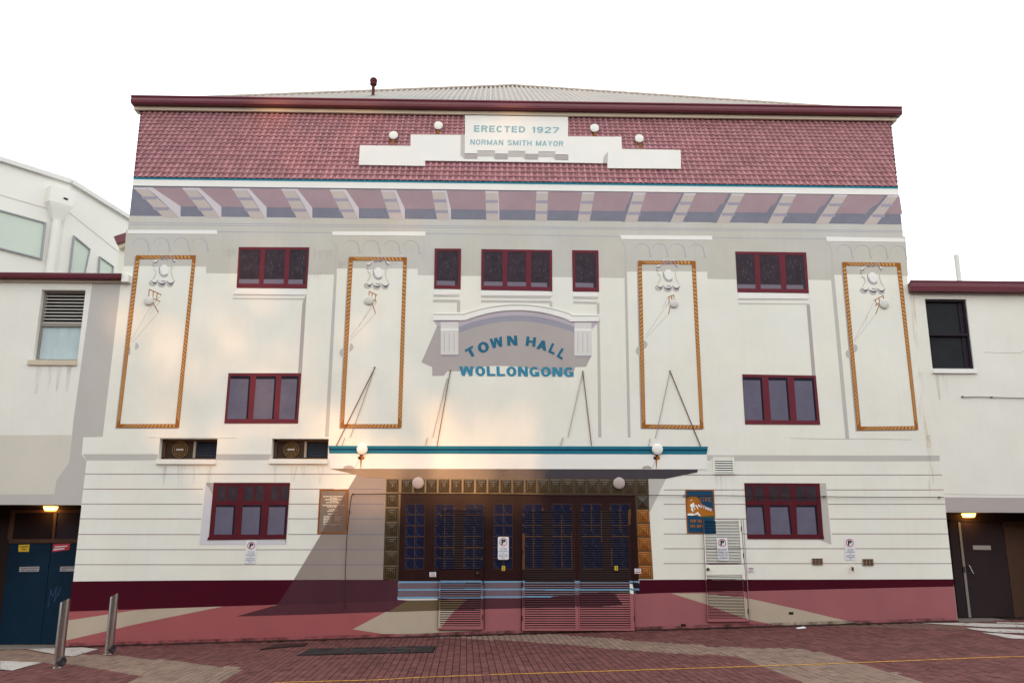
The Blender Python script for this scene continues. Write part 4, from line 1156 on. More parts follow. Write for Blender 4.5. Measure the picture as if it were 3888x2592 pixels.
for cx_, cy_ in (ZT((655, 215))[0], ZM((1070, 108))[0]):
    b = MB(); T = lambda *p: [(cx_ + (x - 655) / 8.71, cy_ + (y - 215) / 8.71) for x, y in p]
    af(b, T((590, 560), (650, 560), (625, 850), (605, 850)), 39, BRASS, False)
    af(b, T((520, 470), (560, 450), (700, 445), (730, 460), (730, 540), (680, 560), (560, 560), (520, 530)), 40, BRASSD, False)
    af(b, T((625, 447), (700, 445), (730, 460), (730, 540), (680, 560), (625, 560)), 41, BRASS, False)
    af(b, T((560, 370), (610, 340), (690, 340), (720, 370), (665, 445), (600, 445)), 41, BRASSD, False)
    o = b.build('canopy_lamp', hall)
    c = W(cx_, cy_, -0.05); rr = 20.5 * (c - CAM).length / FPX
    b = MB(); b.lathe(c, [(rr * math.sin(R(a)), -rr * math.cos(R(a))) for a in range(0, 181, 15)], GLOBE, 20); g = b.build('globe', o, True)
    for v in g.data.vertices: v.co.y = v.co.y * 0.3 - 0.042
for cx_, cy_ in (ZL((368, 358))[0], ZM((785, 360))[0]):
    c = W(cx_, cy_, -0.05); rr = 22 * (c - CAM).length / FPX
    b = MB(); b.lathe(c, [(rr * math.sin(R(a)), -rr * math.cos(R(a))) for a in range(0, 181, 15)], GLOBES, 20); g = b.build('ceiling_globe', hall, True)
    for v in g.data.vertices: v.co.y = v.co.y * 0.3 - 0.045

# ---- ground storey windows (painted), six small lights over three large ones
REVEAL = paint('pale lavender reveal paint', (216, 212, 216), var=0.04)
fl('window_reveal', ZK((130, 366), (178, 366), (150, 640), (150, 705), (600, 705), (612, 738), (90, 740), (100, 640)), 7, REVEAL, hall)
fl('reveal_shade', ZK((130, 366), (178, 366), (170, 440)), 10, MAUVEG, hall)
fl('reveal_shade', ZK((597, 703), (612, 703), (612, 737)), 10, MAUVEG, hall)
fl('reveal_shade', ZN((1012, 305), (1058, 305), (1093, 692), (1005, 658)), 7, SHADE, hall)
MARW = paint('maroon ground floor window paint', (90, 30, 40), rough=0.6, var=0.12, scale=4)
def ground_window(Z, q, upper, lower, ledge):
    qq = Z(*q); win = fl('window', qq, 12, GLASSK, hall)
    for grp, gl_, ds in ((upper, GLASSD, 0), (lower, GLASSG, 0.09)):
        for pq in grp:
            p = Z(*pq); b = MB(); af(b, p, 14, gl_ if grp is lower else GLASSD)
            if ds: af(b, sub(p, 1 - ds, 0, 1, 1), 15, GLASSK); af(b, sub(p, 0, 0, 1, .07), 15.3, GLASSK)
            b.build('pane', win)
    fb = MB()
    def bar(*p): af(fb, list(p), 26, MARW, False)
    U0, U1, L0, L1 = upper[0], upper[-1], lower[0], lower[-1]
    a = [U0[0], U1[1], L1[2], L0[3]]
    for i in range(4): bar(*[qq[i], qq[(i + 1) % 4], Z(a[(i + 1) % 4])[0], Z(a[i])[0]])
    bar(*Z(U0[3], U1[2], L1[1], L0[0]))
    for g, w in ((upper, 1), (lower, 1)):
        for i in range(len(g) - 1): bar(*Z(g[i][1], g[i + 1][0], g[i + 1][3], g[i][2]))
    fb.build('frame', win)
    b = MB(); af(b, Z(*ledge), 34, MARW, False); b.build('sill', win)
ground_window(ZK, ((177, 366), (635, 366), (612, 702), (147, 704)),
              [((203, 386), (257, 386), (250, 475), (192, 475)), ((270, 386), (322, 386), (316, 475), (262, 475)), ((362, 386), (417, 386), (412, 475), (354, 475)), ((428, 386), (482, 386), (478, 475), (424, 475)), ((523, 386), (572, 386), (568, 475), (516, 475)), ((583, 386), (627, 386), (620, 475), (579, 475))],
              [((190, 500), (308, 500), (296, 677), (177, 677)), ((352, 500), (467, 500), (456, 677), (340, 677)), ((510, 500), (618, 500), (606, 677), (497, 677))], ((145, 690), (613, 686), (610, 704), (138, 710)))
ground_window(ZN, ((542, 304), (1017, 306), (1043, 657), (562, 656)),
              [((551, 322), (592, 322), (597, 416), (555, 416)), ((606, 322), (662, 323), (667, 418), (609, 417)), ((697, 323), (756, 323), (762, 418), (700, 418)), ((769, 323), (828, 323), (834, 418), (774, 418)), ((864, 323), (922, 323), (930, 418), (868, 418)), ((934, 323), (993, 323), (1000, 418), (940, 418))],
              [((551, 444), (662, 444), (680, 628), (562, 628)), ((703, 444), (824, 444), (846, 628), (712, 628)), ((870, 444), (995, 444), (1012, 628), (878, 628))], ((560, 634), (1042, 636), (1046, 658), (562, 657)))

# ---- painted plaque and poster
pq = ZW((222, 240), (948, 236), (905, 1345), (160, 1345))
plaque = fl('plaque', pq, 14, PLAQ, hall)
b = MB(); af(b, ZW((905, 265), (915, 300), (870, 1310), (270, 1310)), 15, PLAQD, False); b.build('plaque_shade', plaque)
b = MB()
rng = random.Random(5)
def dashes(b, Z, x0, x1, y, h, m, mm):
    x = x0
    while x < x1 - 8:
        w = rng.uniform(26, 80); w = min(w, x1 - x)
        af(b, Z((x, y), (x + w, y + 2), (x + w - 3, y + h), (x - 3, y + h)), mm, m, False)
        x += w + rng.uniform(8, 14)
for x0, x1, y, xs in ((312, 790, 405, 790), (480, 665, 447, 665), (355, 760, 480, 760), (480, 660, 516, 660), (385, 745, 555, 700), (295, 860, 625, 655), (410, 640, 660, 640), (455, 665, 728, 600), (415, 685, 765, 565), (425, 690, 835, 530), (325, 490, 898, 475), (322, 500, 932, 465), (318, 500, 968, 450), (314, 500, 1005, 440), (310, 490, 1040, 410), (314, 560, 1092, 385)):
    dashes(b, ZW, x0, xs, y, 24, CREAMT, 18)
    if x1 - xs > 20: dashes(b, ZW, xs + 12, x1, y, 20, BROWNT, 18)
for y in (905, 940, 975, 1012): dashes(b, ZW, 595, 770 - (y - 905) * .4, y, 18, BROWNT, 18)
dashes(b, ZW, 570, 780, 1095, 20, BROWNT, 18); dashes(b, ZW, 490, 630, 1130, 18, BROWNT, 18)
o = b.build('plaque_lettering', plaque); o['kind'] = 'stuff'
rope_frame(pq, 6, plaque, GOLD, GOLDD, 5.5, 18)

po = ZV((300, 185), (833, 185), (872, 1010), (335, 1010))
poster = fl('poster', po, 14, POSTB, hall)
b = MB()
af(b, ZV((335, 350), (370, 322), (430, 310), (520, 320), (560, 360), (575, 420), (640, 470), (845, 560), (850, 680), (600, 690), (450, 650), (345, 670)), 15, POSTO)
af(b, ZV((610, 680), (850, 662), (856, 705), (600, 705)), 15.5, POSTG)
for q in (((385, 470), (460, 420), (480, 505), (420, 535)), ((400, 540), (440, 530), (455, 590), (440, 600)), ((345, 630), (440, 625), (490, 660), (440, 668), (345, 662)), ((470, 640), (535, 597), (560, 630), (595, 680), (560, 672), (525, 640), (490, 655)), ((385, 385), (440, 360), (430, 380), (395, 395)), ((485, 470), (510, 465), (550, 540), (530, 545)), ((462, 530), (488, 525), (484, 560), (468, 560))):
    af(b, ZV(*q), 16, BRIGHT)
af(b, ZV((530, 430), (815, 545), (800, 605), (520, 485)), 17, POSTR)
b.build('poster_picture', poster)
big_letters('CIVIC', ZV((575, 330), (798, 322), (800, 408), (582, 410)), 13, POSTT, poster, 0.2, 0.25, 0.14, 'poster_lettering')
big_letters('MATINEE', ZV((548, 448), (803, 545), (792, 590), (532, 495)), 13, BRIGHT, poster, 0.14, 0.28, 0.2, 'poster_lettering')
POST_T = []
for tx, q in (('FOR THE', ((400, 740), (620, 745), (618, 800), (400, 800))), ('HIS MAT', ((400, 835), (640, 838), (638, 888), (400, 888)))):
    big_letters(tx, ZV(*q), 13, POSTO, poster, 0.2, 0.3, 0.2, 'poster_lettering')
rope_frame(po, 5, poster, GOLD, GOLDD, 5.5, 18)

# ---- real louvred doors, painted over with the mural
def louvre_door(Z, outer, fields, y_front=0.05, duty=.66, knob=None, hinge_right=True, base=None):
    base = base or WHITE
    """OUTER quad TL TR BR BL of the leaf; FIELDS = (quad, number of slats)"""
    oq = Z(*outer)
    door = MB(); door.prism([W(x, y) for x, y in oq], 0.002, -(lift(30) / 1000), GAP)
    d = door.build('louvre_door', hall)
    for fq, n in fields:
        q = Z(*fq)
        for k in range(n):
            v0, v1 = (k + 0.06) / n, (k + 0.06 + duty) / n
            nseg = 50; b = MB()
            for h in range(3):
                runs = []; va, vb = lerp(v0, v1, h / 3), lerp(v0, v1, (h + 1) / 3)
                ya, yb = lerp(.003, -.003, h / 3), lerp(.003, -.003, (h + 1) / 3)
                for i in range(nseg):
                    m = paint_at(*bil(q, (i + .5) / nseg, (va + vb) / 2), base)
                    if runs and runs[-1][2] is m: runs[-1][1] = (i + 1) / nseg
                    else: runs.append([i / nseg, (i + 1) / nseg, m])
                for u0, u1, m in runs:
                    c0, c1 = W(*bil(q, u0, vb), -y_front + yb), W(*bil(q, u1, vb), -y_front + yb)
                    b.poly([W(*bil(q, u0, va), -y_front + ya), W(*bil(q, u1, va), -y_front + ya), c1, c0], m)
                    if h == 2:
                        e = Vector((0, .006, -.004)); b.poly([c0, c1, c1 + e, c0 + e], m)
            b.build('slat', d)
    # stiles and rails carry the same paint as the wall round them
    def member(q, dy=0.0):
        nu = max(1, int((q[1][0] - q[0][0]) / 8)); nv = max(1, int((q[3][1] - q[0][1]) / 4))
        b = MB()
        for j in range(nv):
            runs = []
            for i in range(nu):
                m = paint_at(*bil(q, (i + .5) / nu, (j + .5) / nv), base)
                if runs and runs[-1][2] is m: runs[-1][1] = (i + 1) / nu
                else: runs.append([i / nu, (i + 1) / nu, m])
            for u0, u1, m in runs:
                b.poly([W(*bil(q, u, v), -y_front - .008 - dy) for u, v in ((u0, j / nv), (u1, j / nv), (u1, (j + 1) / nv), (u0, (j + 1) / nv))], m)
        # edges back to the leaf
        p = [W(*x, -y_front - .008 - dy) for x in q]
        for i in range(4):
            a, c = p[i], p[(i + 1) % 4]
            b.poly([a, c, c + Vector((0, .03, 0)), a + Vector((0, .03, 0))], paint_at(*q[i], base))
        b.build('rail', d)
    F0, F1 = Z(*fields[0][0]), Z(*fields[-1][0])
    member([oq[0], oq[1], (F0[1][0], F0[1][1]), (F0[0][0], F0[0][1])], .0002)
    member([F1[3], F1[2], oq[2], oq[3]], .0004)
    member([oq[0], F0[0], F1[3], oq[3]]); member([F0[1], oq[1], oq[2], F1[2]])
    for i in range(len(fields) - 1):
        A, B = Z(*fields[i][0]), Z(*fields[i + 1][0]); member([A[3], A[2], B[1], B[0]], .0006)
    if hinge_right is not None:
        b = MB()
        for t in (.1, .36, .62, .9):
            x, y = bil(oq, 1.0 if hinge_right else 0.0, t); p = W(x, y, -y_front - .012)
            b.tube([p + Vector((0, 0, -.05)), p + Vector((0, 0, .05))], .011, GAP, 6)
        b.build('hinge', d)
    if knob:
        x, y = Z(knob)[0]; p = W(x, y, -y_front - .01); b = MB()
        b.lathe(p, [(0.035, 0.0), (0.035, 0.01), (0.018, 0.02), (0.018, 0.05), (0.03, 0.055), (0.02, 0.075), (0.0, 0.078)], STEELD, 12, (0, -1, 0)); b.build('knob', d, True)
    return d
louvre_door(ZL, ((526, 532), (852, 532), (848, 1447), (516, 1447)), [(((545, 558), (838, 558), (836, 1002), (540, 1002)), 26), (((533, 1092), (834, 1092), (832, 1422), (530, 1422)), 20)], knob=(808, 1030), duty=.50, base=PLUM)
louvre_door(ZM, ((66, 545), (474, 545), (482, 1456), (64, 1456)), [(((84, 562), (446, 562), (462, 1438), (84, 1438)), 51)], hinge_right=False, duty=.50, base=PLUM)
louvre_door(ZM, ((476, 545), (872, 545), (902, 1456), (484, 1456)), [(((488, 562), (852, 562), (872, 1438), (492, 1438)), 51)], duty=.50, base=PLUM)
louvre_door(ZN, ((284, 528), (519, 528), (572, 1178), (312, 1180)), [(((292, 542), (506, 542), (527, 818), (302, 820)), 29), (((306, 884), (530, 882), (550, 1158), (316, 1160)), 29)], duty=.42, knob=(312, 848))
# frame lines round the door leaves
b = MB()
for p, q in (((866, 532), (862, 1450)), ((522, 532), (515, 1450))): af(b, stroke(*ZL(p, q), 2.2), 12, GAP, False)
for p, q in (((58, 1000), (56, 1456)), ((888, 1100), (904, 1458))): af(b, stroke(*ZM(p, q), 2.2), 12, GAP, False)
for p, q in (((536, 528), (578, 1182)), ((284, 600), (312, 1182))): af(b, stroke(*ZN(p, q), 1.6), 12, RODS, False)
b.build('door_gap', hall)

# ---- real fan windows in the storey band
for (x0, x1, z0, z1), ox in zip(ac_rects, (0, 1)):
    w = MB(); t = 0.05
    for q in ((x0 + .02, x1 - .02, z1 - t, z1 - .005), (x0 + .02, x1 - .02, z0 + .005, z0 + t), (x0 + .005, x0 + t + .03, z0 + .006, z1 - .006), (x1 - t, x1 - .005, z0 + .006, z1 - .006)):
        w.box(q[0], q[1], 0.17, 0.22, q[2], q[3], BROWNF)
    win = w.build('fan_window', hall)
    xm = lerp(x0, x1, .57)
    b = MB(); b.box(xm - .025, xm + .025, .165, .225, z0 + t, z1 - t, ALU); b.build('mullion', win)
    b = MB(); b.box(x0 + t, xm - .025, .215, .235, z0 + t, z1 - t, FANB); b.build('fan_housing', win)
    c = Vector((lerp(x0, xm, .55), .19, (z0 + z1) / 2)); rr = (z1 - z0) * .37
    b = MB()
    for f in (1.0, .72, .44): b.tube([c + Vector((rr * f * math.cos(R(a)), 0, rr * f * math.sin(R(a)))) for a in range(0, 361, 20)], .012, FANM, 6, False)
    for a in (0, 45, 90, 135):
        d = Vector((rr * math.cos(R(a)), .004, rr * math.sin(R(a)))); b.tube([c - d, c + d], .007, FANM, 5)
    b.build('fan_guard', win)
    b = MB(); b.box(c.x - .08, c.x + .08, .16, .178, c.z - .02, c.z + .02, STICKG); b.build('fan_badge', win)
    for k in range(6):
        za = lerp(z1 - t, z0 + t, (k + .5) / 6); b = MB()
        b.poly([(xm + .03, .20, za - .055), (x1 - t, .20, za - .055), (x1 - t, .25, za + .03), (xm + .03, .25, za + .03)], BLADED)
        b.build('blade', win)
    b = MB(); b.box(x0 + .01, x1 - .01, .262, .28, z0 + .01, z1 - .01, GAP); b.build('backing', win)
    b = MB(); b.box(x0 - .03, x1 + .01, -.05, .1, z0 - .11, z0 - .003, WING); b.build('sill', hall)

# ---- vents
q = ZN((350, 152), (468, 153), (470, 240), (351, 240)); p = [W(*x) for x in q]
x0, x1, z0, z1 = p[0].x, p[1].x, p[3].z, p[0].z
b = MB(); b.box(x0, x1, -.02, .0, z0, z1, GAP); v = b.build('louvre_vent', hall)
b = MB()
b.box(x0 - .03, x1 + .03, -.035, -.001, z1 - .005, z1 + .03, WHITE); b.box(x0 - .03, x1 + .03, -.035, -.001, z0 - .03, z0 + .005, WHITE)
b.box(x0 - .03, x0 + .01, -.036, -.002, z0 + .005, z1 - .005, WHITE); b.box(x1 - .01, x1 + .03, -.036, -.002, z0 + .005, z1 - .005, WHITE); b.build('vent_frame', v)
for k in range(6):
    za = lerp(z1, z0, (k + .5) / 6); h = (z1 - z0) / 6
    b = MB(); b.poly([(x0 + .01, -.022, za + h * .40), (x1 - .01, -.022, za + h * .40), (x1 - .01, -.05, za - h * .2), (x0 + .01, -.05, za - h * .2)], WHITE); b.build('slat', v)
for q in (ZN((970, 781), (1032, 781), (1032, 818), (972, 818)), ZO((291, 785), (354, 785), (357, 823), (293, 823))):
    p = [W(*x) for x in q]; x0, x1, z0, z1 = p[0].x, p[1].x, p[3].z, p[0].z
    b = MB(); b.box(x0, x1, -.012, .001, z0, z1, GAP); v = b.build('brick_vent', hall)
    b = MB()
    for k in range(5):
        za = lerp(z0, z1, k / 4); b.box(x0 - .01, x1 + .01, -.024, -.012, za - .006, za + .006, TERRA)
    for k in range(4):
        xa = lerp(x0, x1, k / 3); b.box(xa - .007, xa + .007, -.026, -.013, z0, z1, TERRA)
    b.build('vent_grid', v)
b = MB()
for Z, c in ((ZN, (157, 1201)), (ZN, (838, 1126))):
    x, y = c; af(b, Z((x - 15, y - 8), (x + 15, y - 8), (x + 15, y + 8), (x - 15, y + 8)), 9, GAP, False)
b.build('weep_hole', hall)
x, y = ZO((222, 846))[0]; p = W(x, y, 0); b = MB()
b.tube([p, p + Vector((0, -.07, 0))], .014, BRASS, 8); b.tube([p + Vector((0, -.07, .03)), p + Vector((0, -.07, -.05))], .02, BRASSD, 8)
b.tube([p + Vector((-.04, -.05, .045)), p + Vector((.03, -.05, .035))], .009, BRASS, 6); b.build('tap', hall)
def grime_material(name, rgb, top, sc=(7, 7, .55), lo=.45, hi=.8):
    m = bpy.data.materials.new(name); m.use_nodes = True
    n, l = m.node_tree.nodes, m.node_tree.links
    b = n['Principled BSDF']; b.inputs['Base Color'].default_value = (*alb(rgb), 1); b.inputs['Roughness'].default_value = 0.9; b.inputs['Specular IOR Level'].default_value = .05
    g = n.new('ShaderNodeNewGeometry'); mp = n.new('ShaderNodeMapping'); mp.inputs['Scale'].default_value = sc
    l.new(g.outputs['Position'], mp.inputs['Vector'])
    t = n.new('ShaderNodeTexNoise'); t.inputs['Scale'].default_value = 1.6; t.inputs['Detail'].default_value = 8; t.inputs['Roughness'].default_value = .7
    l.new(mp.outputs[0], t.inputs['Vector'])
    mr = n.new('ShaderNodeMapRange'); mr.inputs['From Min'].default_value = lo; mr.inputs['From Max'].default_value = hi; mr.inputs['To Max'].default_value = top
    l.new(t.outputs['Fac'], mr.inputs['Value']); l.new(mr.outputs[0], b.inputs['Alpha'])
    return m
GRIME = grime_material('rain streak grime', (120, 112, 104), .42)
DIRT = grime_material('splash dirt', (70, 52, 48), .75, (2.2, 2.2, 3.5), .42, .66)
def grime(pts, mm=24, parent=None, m=GRIME):
    b = MB(); b.poly([W(x, y, -mm / 1000) for x, y in pts], m); b.build('dirt_streak', parent or hall)
for x0, x1, y0, y1 in ((600, 830, 1768, 1850), (1030, 1240, 1768, 1840), (2706, 2790, 1798, 1905), (3480, 3600, 1412, 1520), (130, 290, 1386, 1520)):
    for k in range(4):
        xa = lerp(x0, x1, (k + .1 + .3 * random.random()) / 4); w_ = (x1 - x0) * random.uniform(.06, .15); yy = lerp(y0, y1, random.uniform(.5, 1))
        s_ = -(1944 - xa) / 14400 * (yy - y0)
        grime([(xa, y0), (xa + w_, y0), (xa + w_ * .7 + s_, yy), (xa + w_ * .3 + s_, yy)], 24 + k * .1)
n_ = 40
b = MB()
for k in range(n_):
    xa, xb = lerp(262, 3630, k / n_), lerp(262, 3630, (k + 1) / n_); ya, yb = lerp(2456, 2359, k / n_), lerp(2456, 2359, (k + 1) / n_)
    ha, hb = 16, 16
    b.poly([W(xa, ya + 4, -.014), W(xb, yb + 4, -.014), W(xb, yb - hb, -.012), W(xa, ya - ha, -.012)], DIRT)
o = b.build('dirt_line', hall)
# faint runs of old paint beside the first upper window, as in the photograph
RUN = paint('faint run paint', (190, 180, 172), var=.1)
b = MB()
rr_ = random.Random(8)
for xa, xb, y0, y1, n in ((98, 188, 85, 172, 7), (770, 905, 92, 178, 9), (745, 830, 262, 300, 6), (858, 900, 262, 276, 3), (950, 1010, 180, 235, 6), (1330, 1400, 185, 230, 5)):
    for k in range(n):
        x = lerp(xa, xb, (k + rr_.random() * .8) / n); ya = y0 + rr_.uniform(0, 12); yb = lerp(ya, y1, rr_.uniform(.4, 1))
        af(b, ribbon(ZF((x, ya), (x - 1, yb)), [2.0, .8]), 8, RUN, False)
o = b.build('paint_run', hall); o['kind'] = 'stuff'
# hairline cracks
b = MB()
for pts in (ZI((1440, 856), (1500, 858), (1560, 861), (1640, 858), (1715, 862), (1740, 845)), ZO((806, 372), (930, 376), (1100, 378), (1312, 382)), ZI((0, 1494), (300, 1500), (600, 1498), (900, 1505)), ZE((1180, 1380), (1400, 1384), (1640, 1383), (1880, 1386))):
    b.prism([W(x, y) for x, y in ribbon(pts, 1.1)], .001, -.0045, RUN)
o = b.build('hairline_crack', hall); o['kind'] = 'stuff'
# rust run down the joint with the right wing
b = MB(); b.poly([W(*q, -.022) for q in ZI((893, 420), (925, 420), (985, 1230), (1045, 1565), (985, 1565), (935, 1000))], STAIN)
b.poly([W(*q, -.0222) for q in ZO((690, 0), (722, 0), (745, 330), (720, 400), (705, 400), (715, 200))], STAIN); b.build('rust_stain', hall)

# ================================================================ side wings
def wing(name, label, side):
    x_out = -17.0 if side < 0 else 18.0
    t = thing(name, label, 'building', ((XL - 3) if side < 0 else (XR + 3), 0, gz(XL - 3 if side < 0 else XR + 3)))
    return t, x_out
REC = 0.8                                   # depth of the doorways
lw, lx = wing('side_wing', 'low cream wing with a blue double door, louvred window and maroon gutter', -1)
rw, rx = wing('side_wing', 'low cream wing with a brown door, dark screened window and white roof pipe', 1)
# left wing
lz = W(300, 1066, 0).z
win_l = rect_of(ZE((333, 208), (682, 212), (612, 768), (262, 768)))
dzl = W(200, ZJ((0, 499))[0][1]).z
dxl1 = W(309, 1914).x * .5 + W(250, 2457).x * .5
dxl0 = W(*ZJ((-70, 1000))[0]).x - 0.6
LDW = (dxl0, dxl1, -1.6, dzl, REC)
wall_sheet('wall', lx, XL, foot, lz, [(*win_l, 0.26), (*LDW, 1)], WING, lw)
b = MB()
b.poly([(lx, 9, gz(lx) - .5), (XL, 9, gz(XL) - .5), (XL, 9, lz), (lx, 9, lz)], WING); b.poly([(lx, 0, gz(lx) - .5), (lx, 9, gz(lx) - .5), (lx, 9, lz), (lx, 0, lz)], WING)
b.build('outer_wall', lw)
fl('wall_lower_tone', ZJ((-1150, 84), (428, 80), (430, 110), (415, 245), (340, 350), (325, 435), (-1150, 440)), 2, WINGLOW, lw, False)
# gutter, fascia, flat roof
def wing_top(w, xa, xb, ztop, zg, zf, zb_):
    b = MB(); b.grid([[(x, y, z) for y, z in ((-.02, ztop - .06), (-.15, ztop - .06), (-.16, ztop), (-.185, ztop), (-.19, ztop - .03), (-.178, ztop - .05), (-.178, lerp(ztop, zg, .5)), (-.19, lerp(ztop, zg, .56)), (-.175, zg), (-.02, zg))] for x in (xa, xb)], MAROON)
    for x in (xa, xb): b.poly([(x, -.02, ztop - .06), (x, -.16, ztop), (x, -.19, ztop - .03), (x, -.175, zg), (x, -.02, zg)], MAROON)
    b.build('gutter', w)
    if zf: 
        b = MB(); b.box(min(xa, xb), max(xa, xb), -.06, .05, zf, zg - .004, FASCIA); b.build('fascia', w)
    b = MB(); b.poly([(xa, -.02, ztop - .07), (xb, -.02, ztop - .07), (xb, 9, ztop + .02), (xa, 9, ztop + .02)], ZINC); b.build('roof', w)
q = ZE((300, 72), (300, 113), (300, 146))
wing_top(lw, lx, W(*ZE((962, 80))[0], -.18).x, W(*q[0], -.18).z, W(*q[1], -.18).z, W(*q[2], -.06).z, 0)
x1 = W(*ZE((962, 80))[0], -.18).x
b = MB(); b.box(x1 + .005, x1 + .17, -.15, .02, W(*q[2], -.06).z, W(*q[0], -.18).z - .02, BRIGHT); b.build('gutter_end_box', lw)
# louvred window with curtained lower light
x0, x1, z0, z1 = win_l; zm = W(500, ZE((0, 490))[0][1], .1).z; t = .05
b = MB()
for q in ((x0 + .002, x1 - .002, z1 - t, z1 - .002), (x0 + .002, x1 - .002, z0 + .002, z0 + t), (x0 + .003, x0 + t, z0 + t, z1 - t), (x1 - t, x1 - .003, z0 + t, z1 - t), (x0 + t, x1 - t, zm - .04, zm + .04)):
    b.box(q[0], q[1], .12, .19, q[2], q[3], ALU)
win = b.build('window', lw)
b = MB(); b.box(x0 + t, x1 - t, .165, .175, z0 + t, zm - .04, CURT); b.build('pane', win)
b = MB(); b.box(x0 + t, x1 - t, .21, .22, zm + .04, z1 - t, GAP); b.build('backing', win)
for k in range(9):
    za = lerp(z1 - t, zm + .04, (k + .5) / 9); b = MB()
    b.poly([(x0 + t, .13, za - .012), (x1 - t, .13, za - .012), (x1 - t, .20, za + .012), (x0 + t, .20, za + .012)], LOUV); b.poly([(x0 + t, .13, za - .012), (x1 - t, .13, za - .012), (x1 - t, .132, za - .038), (x0 + t, .132, za - .038)], LOUV)
    b.build('blade', win)
b = MB(); b.box(x0 - .10, x1 + .0, -.04, .12, z0 - .12, z0 - .002, FASCIA); b.build('sill', lw)

# recessed doorway, seen in the plane y = REC
def BP(px, py): return W(px, py, REC)
def rec_box(w, x0, x1, zt, m_wall, m_ceil):
    b = MB()
    b.poly([(x0, REC, gz(x0) - .3), (x1, REC, gz(x1) - .3), (x1, REC, zt), (x0, REC, zt)], m_wall)
    b.build('doorway_back', w)
    b = MB()
    for x in (x0 + .001, x1 - .001): b.poly([(x, .004, gz(x) - .3), (x, REC, gz(x) - .3), (x, REC, zt - .001), (x, .004, zt - .001)], m_wall)
    b.poly([(x0, .004, zt - .002), (x1, .004, zt - .002), (x1, REC, zt - .002), (x0, REC, zt - .002)], m_ceil)
    b.build('doorway_lining', w)
rec_box(lw, dxl0, dxl1, dzl, BROWND, BROWND)
def bbox(w, name, q, y0, m, parent=None):
    """upright member standing on the doorway back, drawn through its four corners"""
    b = MB(); b.prism([BP(*p) for p in q], REC + .01, REC - y0, m); return b.build(name, parent or w)
fr = bbox(lw, 'door_frame', ZJ((62, 705), (500, 703), (500, 727), (60, 729)), .06, BROWNF)
bbox(lw, 'door_frame', ZJ((330, 545), (348, 545), (332, 705), (316, 705)), .05, BROWNF)
bbox(lw, 'door_frame', ZJ((70, 530), (520, 528), (520, 546), (68, 548)), .055, BROWNF)
bbox(lw, 'door_frame', ZJ((72, 546), (96, 546), (78, 705), (50, 705)), .052, BROWNF)
bbox(lw, 'transom_pane', ZJ((96, 546), (331, 546), (317, 705), (77, 705)), .02, GAP)
bbox(lw, 'transom_pane', ZJ((348, 546), (520, 546), (500, 705), (332, 705)), .021, DARKFR)
bbox(lw, 'door', ZJ((62, 728), (311, 728), (244, 1333), (-8, 1335)), .030, BLUED)
dleaf = bbox(lw, 'door', ZJ((315, 728), (520, 728), (455, 1331), (247, 1333)), .032, BLUED)
b = MB()
for p, q in (((292, 1110), (310, 1005)), ((310, 1005), (318, 1050)), ((318, 1050), (345, 990)), ((345, 990), (328, 1080)), ((328, 1080), (372, 988)), ((350, 1040), (362, 1030))):
    b.prism([BP(*x) for x in stroke(*ZJ(p, q), 1.6)], REC - .03, REC - .0335 - .0002 * p[0] / 100, CHALK)
b.build('chalk_scribble', dleaf)
# step of the doorway
b = MB(); b.box(dxl0 - .2, dxl1 - .004, -.02, REC - .002, gz(dxl1) - .4, BP(*ZJ((200, 1336))[0]).z, CONC); b.build('door_step', lw)
# right wing
rz = W(3700, 1100, 0).z
win_r = rect_of(ZI((1004, 461), (1308, 461), (1372, 980), (1059, 980)))
dzr = W(3700, ZO((0, 490))[0][1]).z
dxr0 = W(3592, 1944).x * .5 + W(3636, 2359).x * .5
dxr1 = W(*ZO((1312, 1100))[0]).x + 1.2
wall_sheet('wall', XR, rx, foot, rz, [(*win_r, 0.2), (dxr0, dxr1, -1.6, dzr, REC, 1)], WING, rw)
b = MB()
b.poly([(rx, 9, gz(rx) - .5), (XR, 9, gz(XR) - .5), (XR, 9, rz), (rx, 9, rz)], WING); b.poly([(rx, 0, gz(rx) - .5), (rx, 9, gz(rx) - .5), (rx, 9, rz), (rx, 0, rz)], WING)
b.build('outer_wall', rw)
q = ZI((1300, 324), (1300, 402))
wing_top(rw, W(*ZI((900, 350))[0], -.18).x, rx, W(*q[0], -.18).z, W(*q[1], -.18).z, None, 0)
x0, x1, z0, z1 = win_r; t = .05; zm = W(3500, ZI((0, 727))[0][1], .1).z
b = MB()
for q in ((x0 + .003, x1 - .003, z1 - t, z1 - .003), (x0 + .003, x1 - .003, z0 + .003, z0 + t), (x0 + .004, x0 + t * .6, z0 + t, z1 - t), (x1 - t, x1 - .004, z0 + t, z1 - t), (x0 + t * .6, x1 - t, zm - .03, zm + .03)):
    b.box(q[0], q[1], .04, .16, q[2], q[3], DARKFR)
win = b.build('window', rw)
b = MB(); b.box(x0 + t * .6, x1 - .16, .125, .135, z0 + t, zm - .03, SCREEN); b.build('fly_screen', win)
b = MB(); b.box(x0 + t * .6, x1 - .16, .125, .135, zm + .03, z1 - t, SCREEN); b.build('fly_screen', win)
b = MB(); b.box(x1 - .16, x1 - t, .10, .14, z0 + t, z1 - t, DARKFR); b.build('frame_post', win)
b = MB(); b.box(x0 + .004, x1 - .004, .19, .21, z0, z1, GAP); b.build('backing', win)
b = MB(); b.box(x0 - .02, x1 + .03, -.05, .1, z0 - .11, z0 - .003, BRIGHT); b.build('sill', rw)
fl('lintel_band', ZO((808, 394), (1400, 398), (1400, 490), (820, 489)), 3, MAUVEG, rw, False)
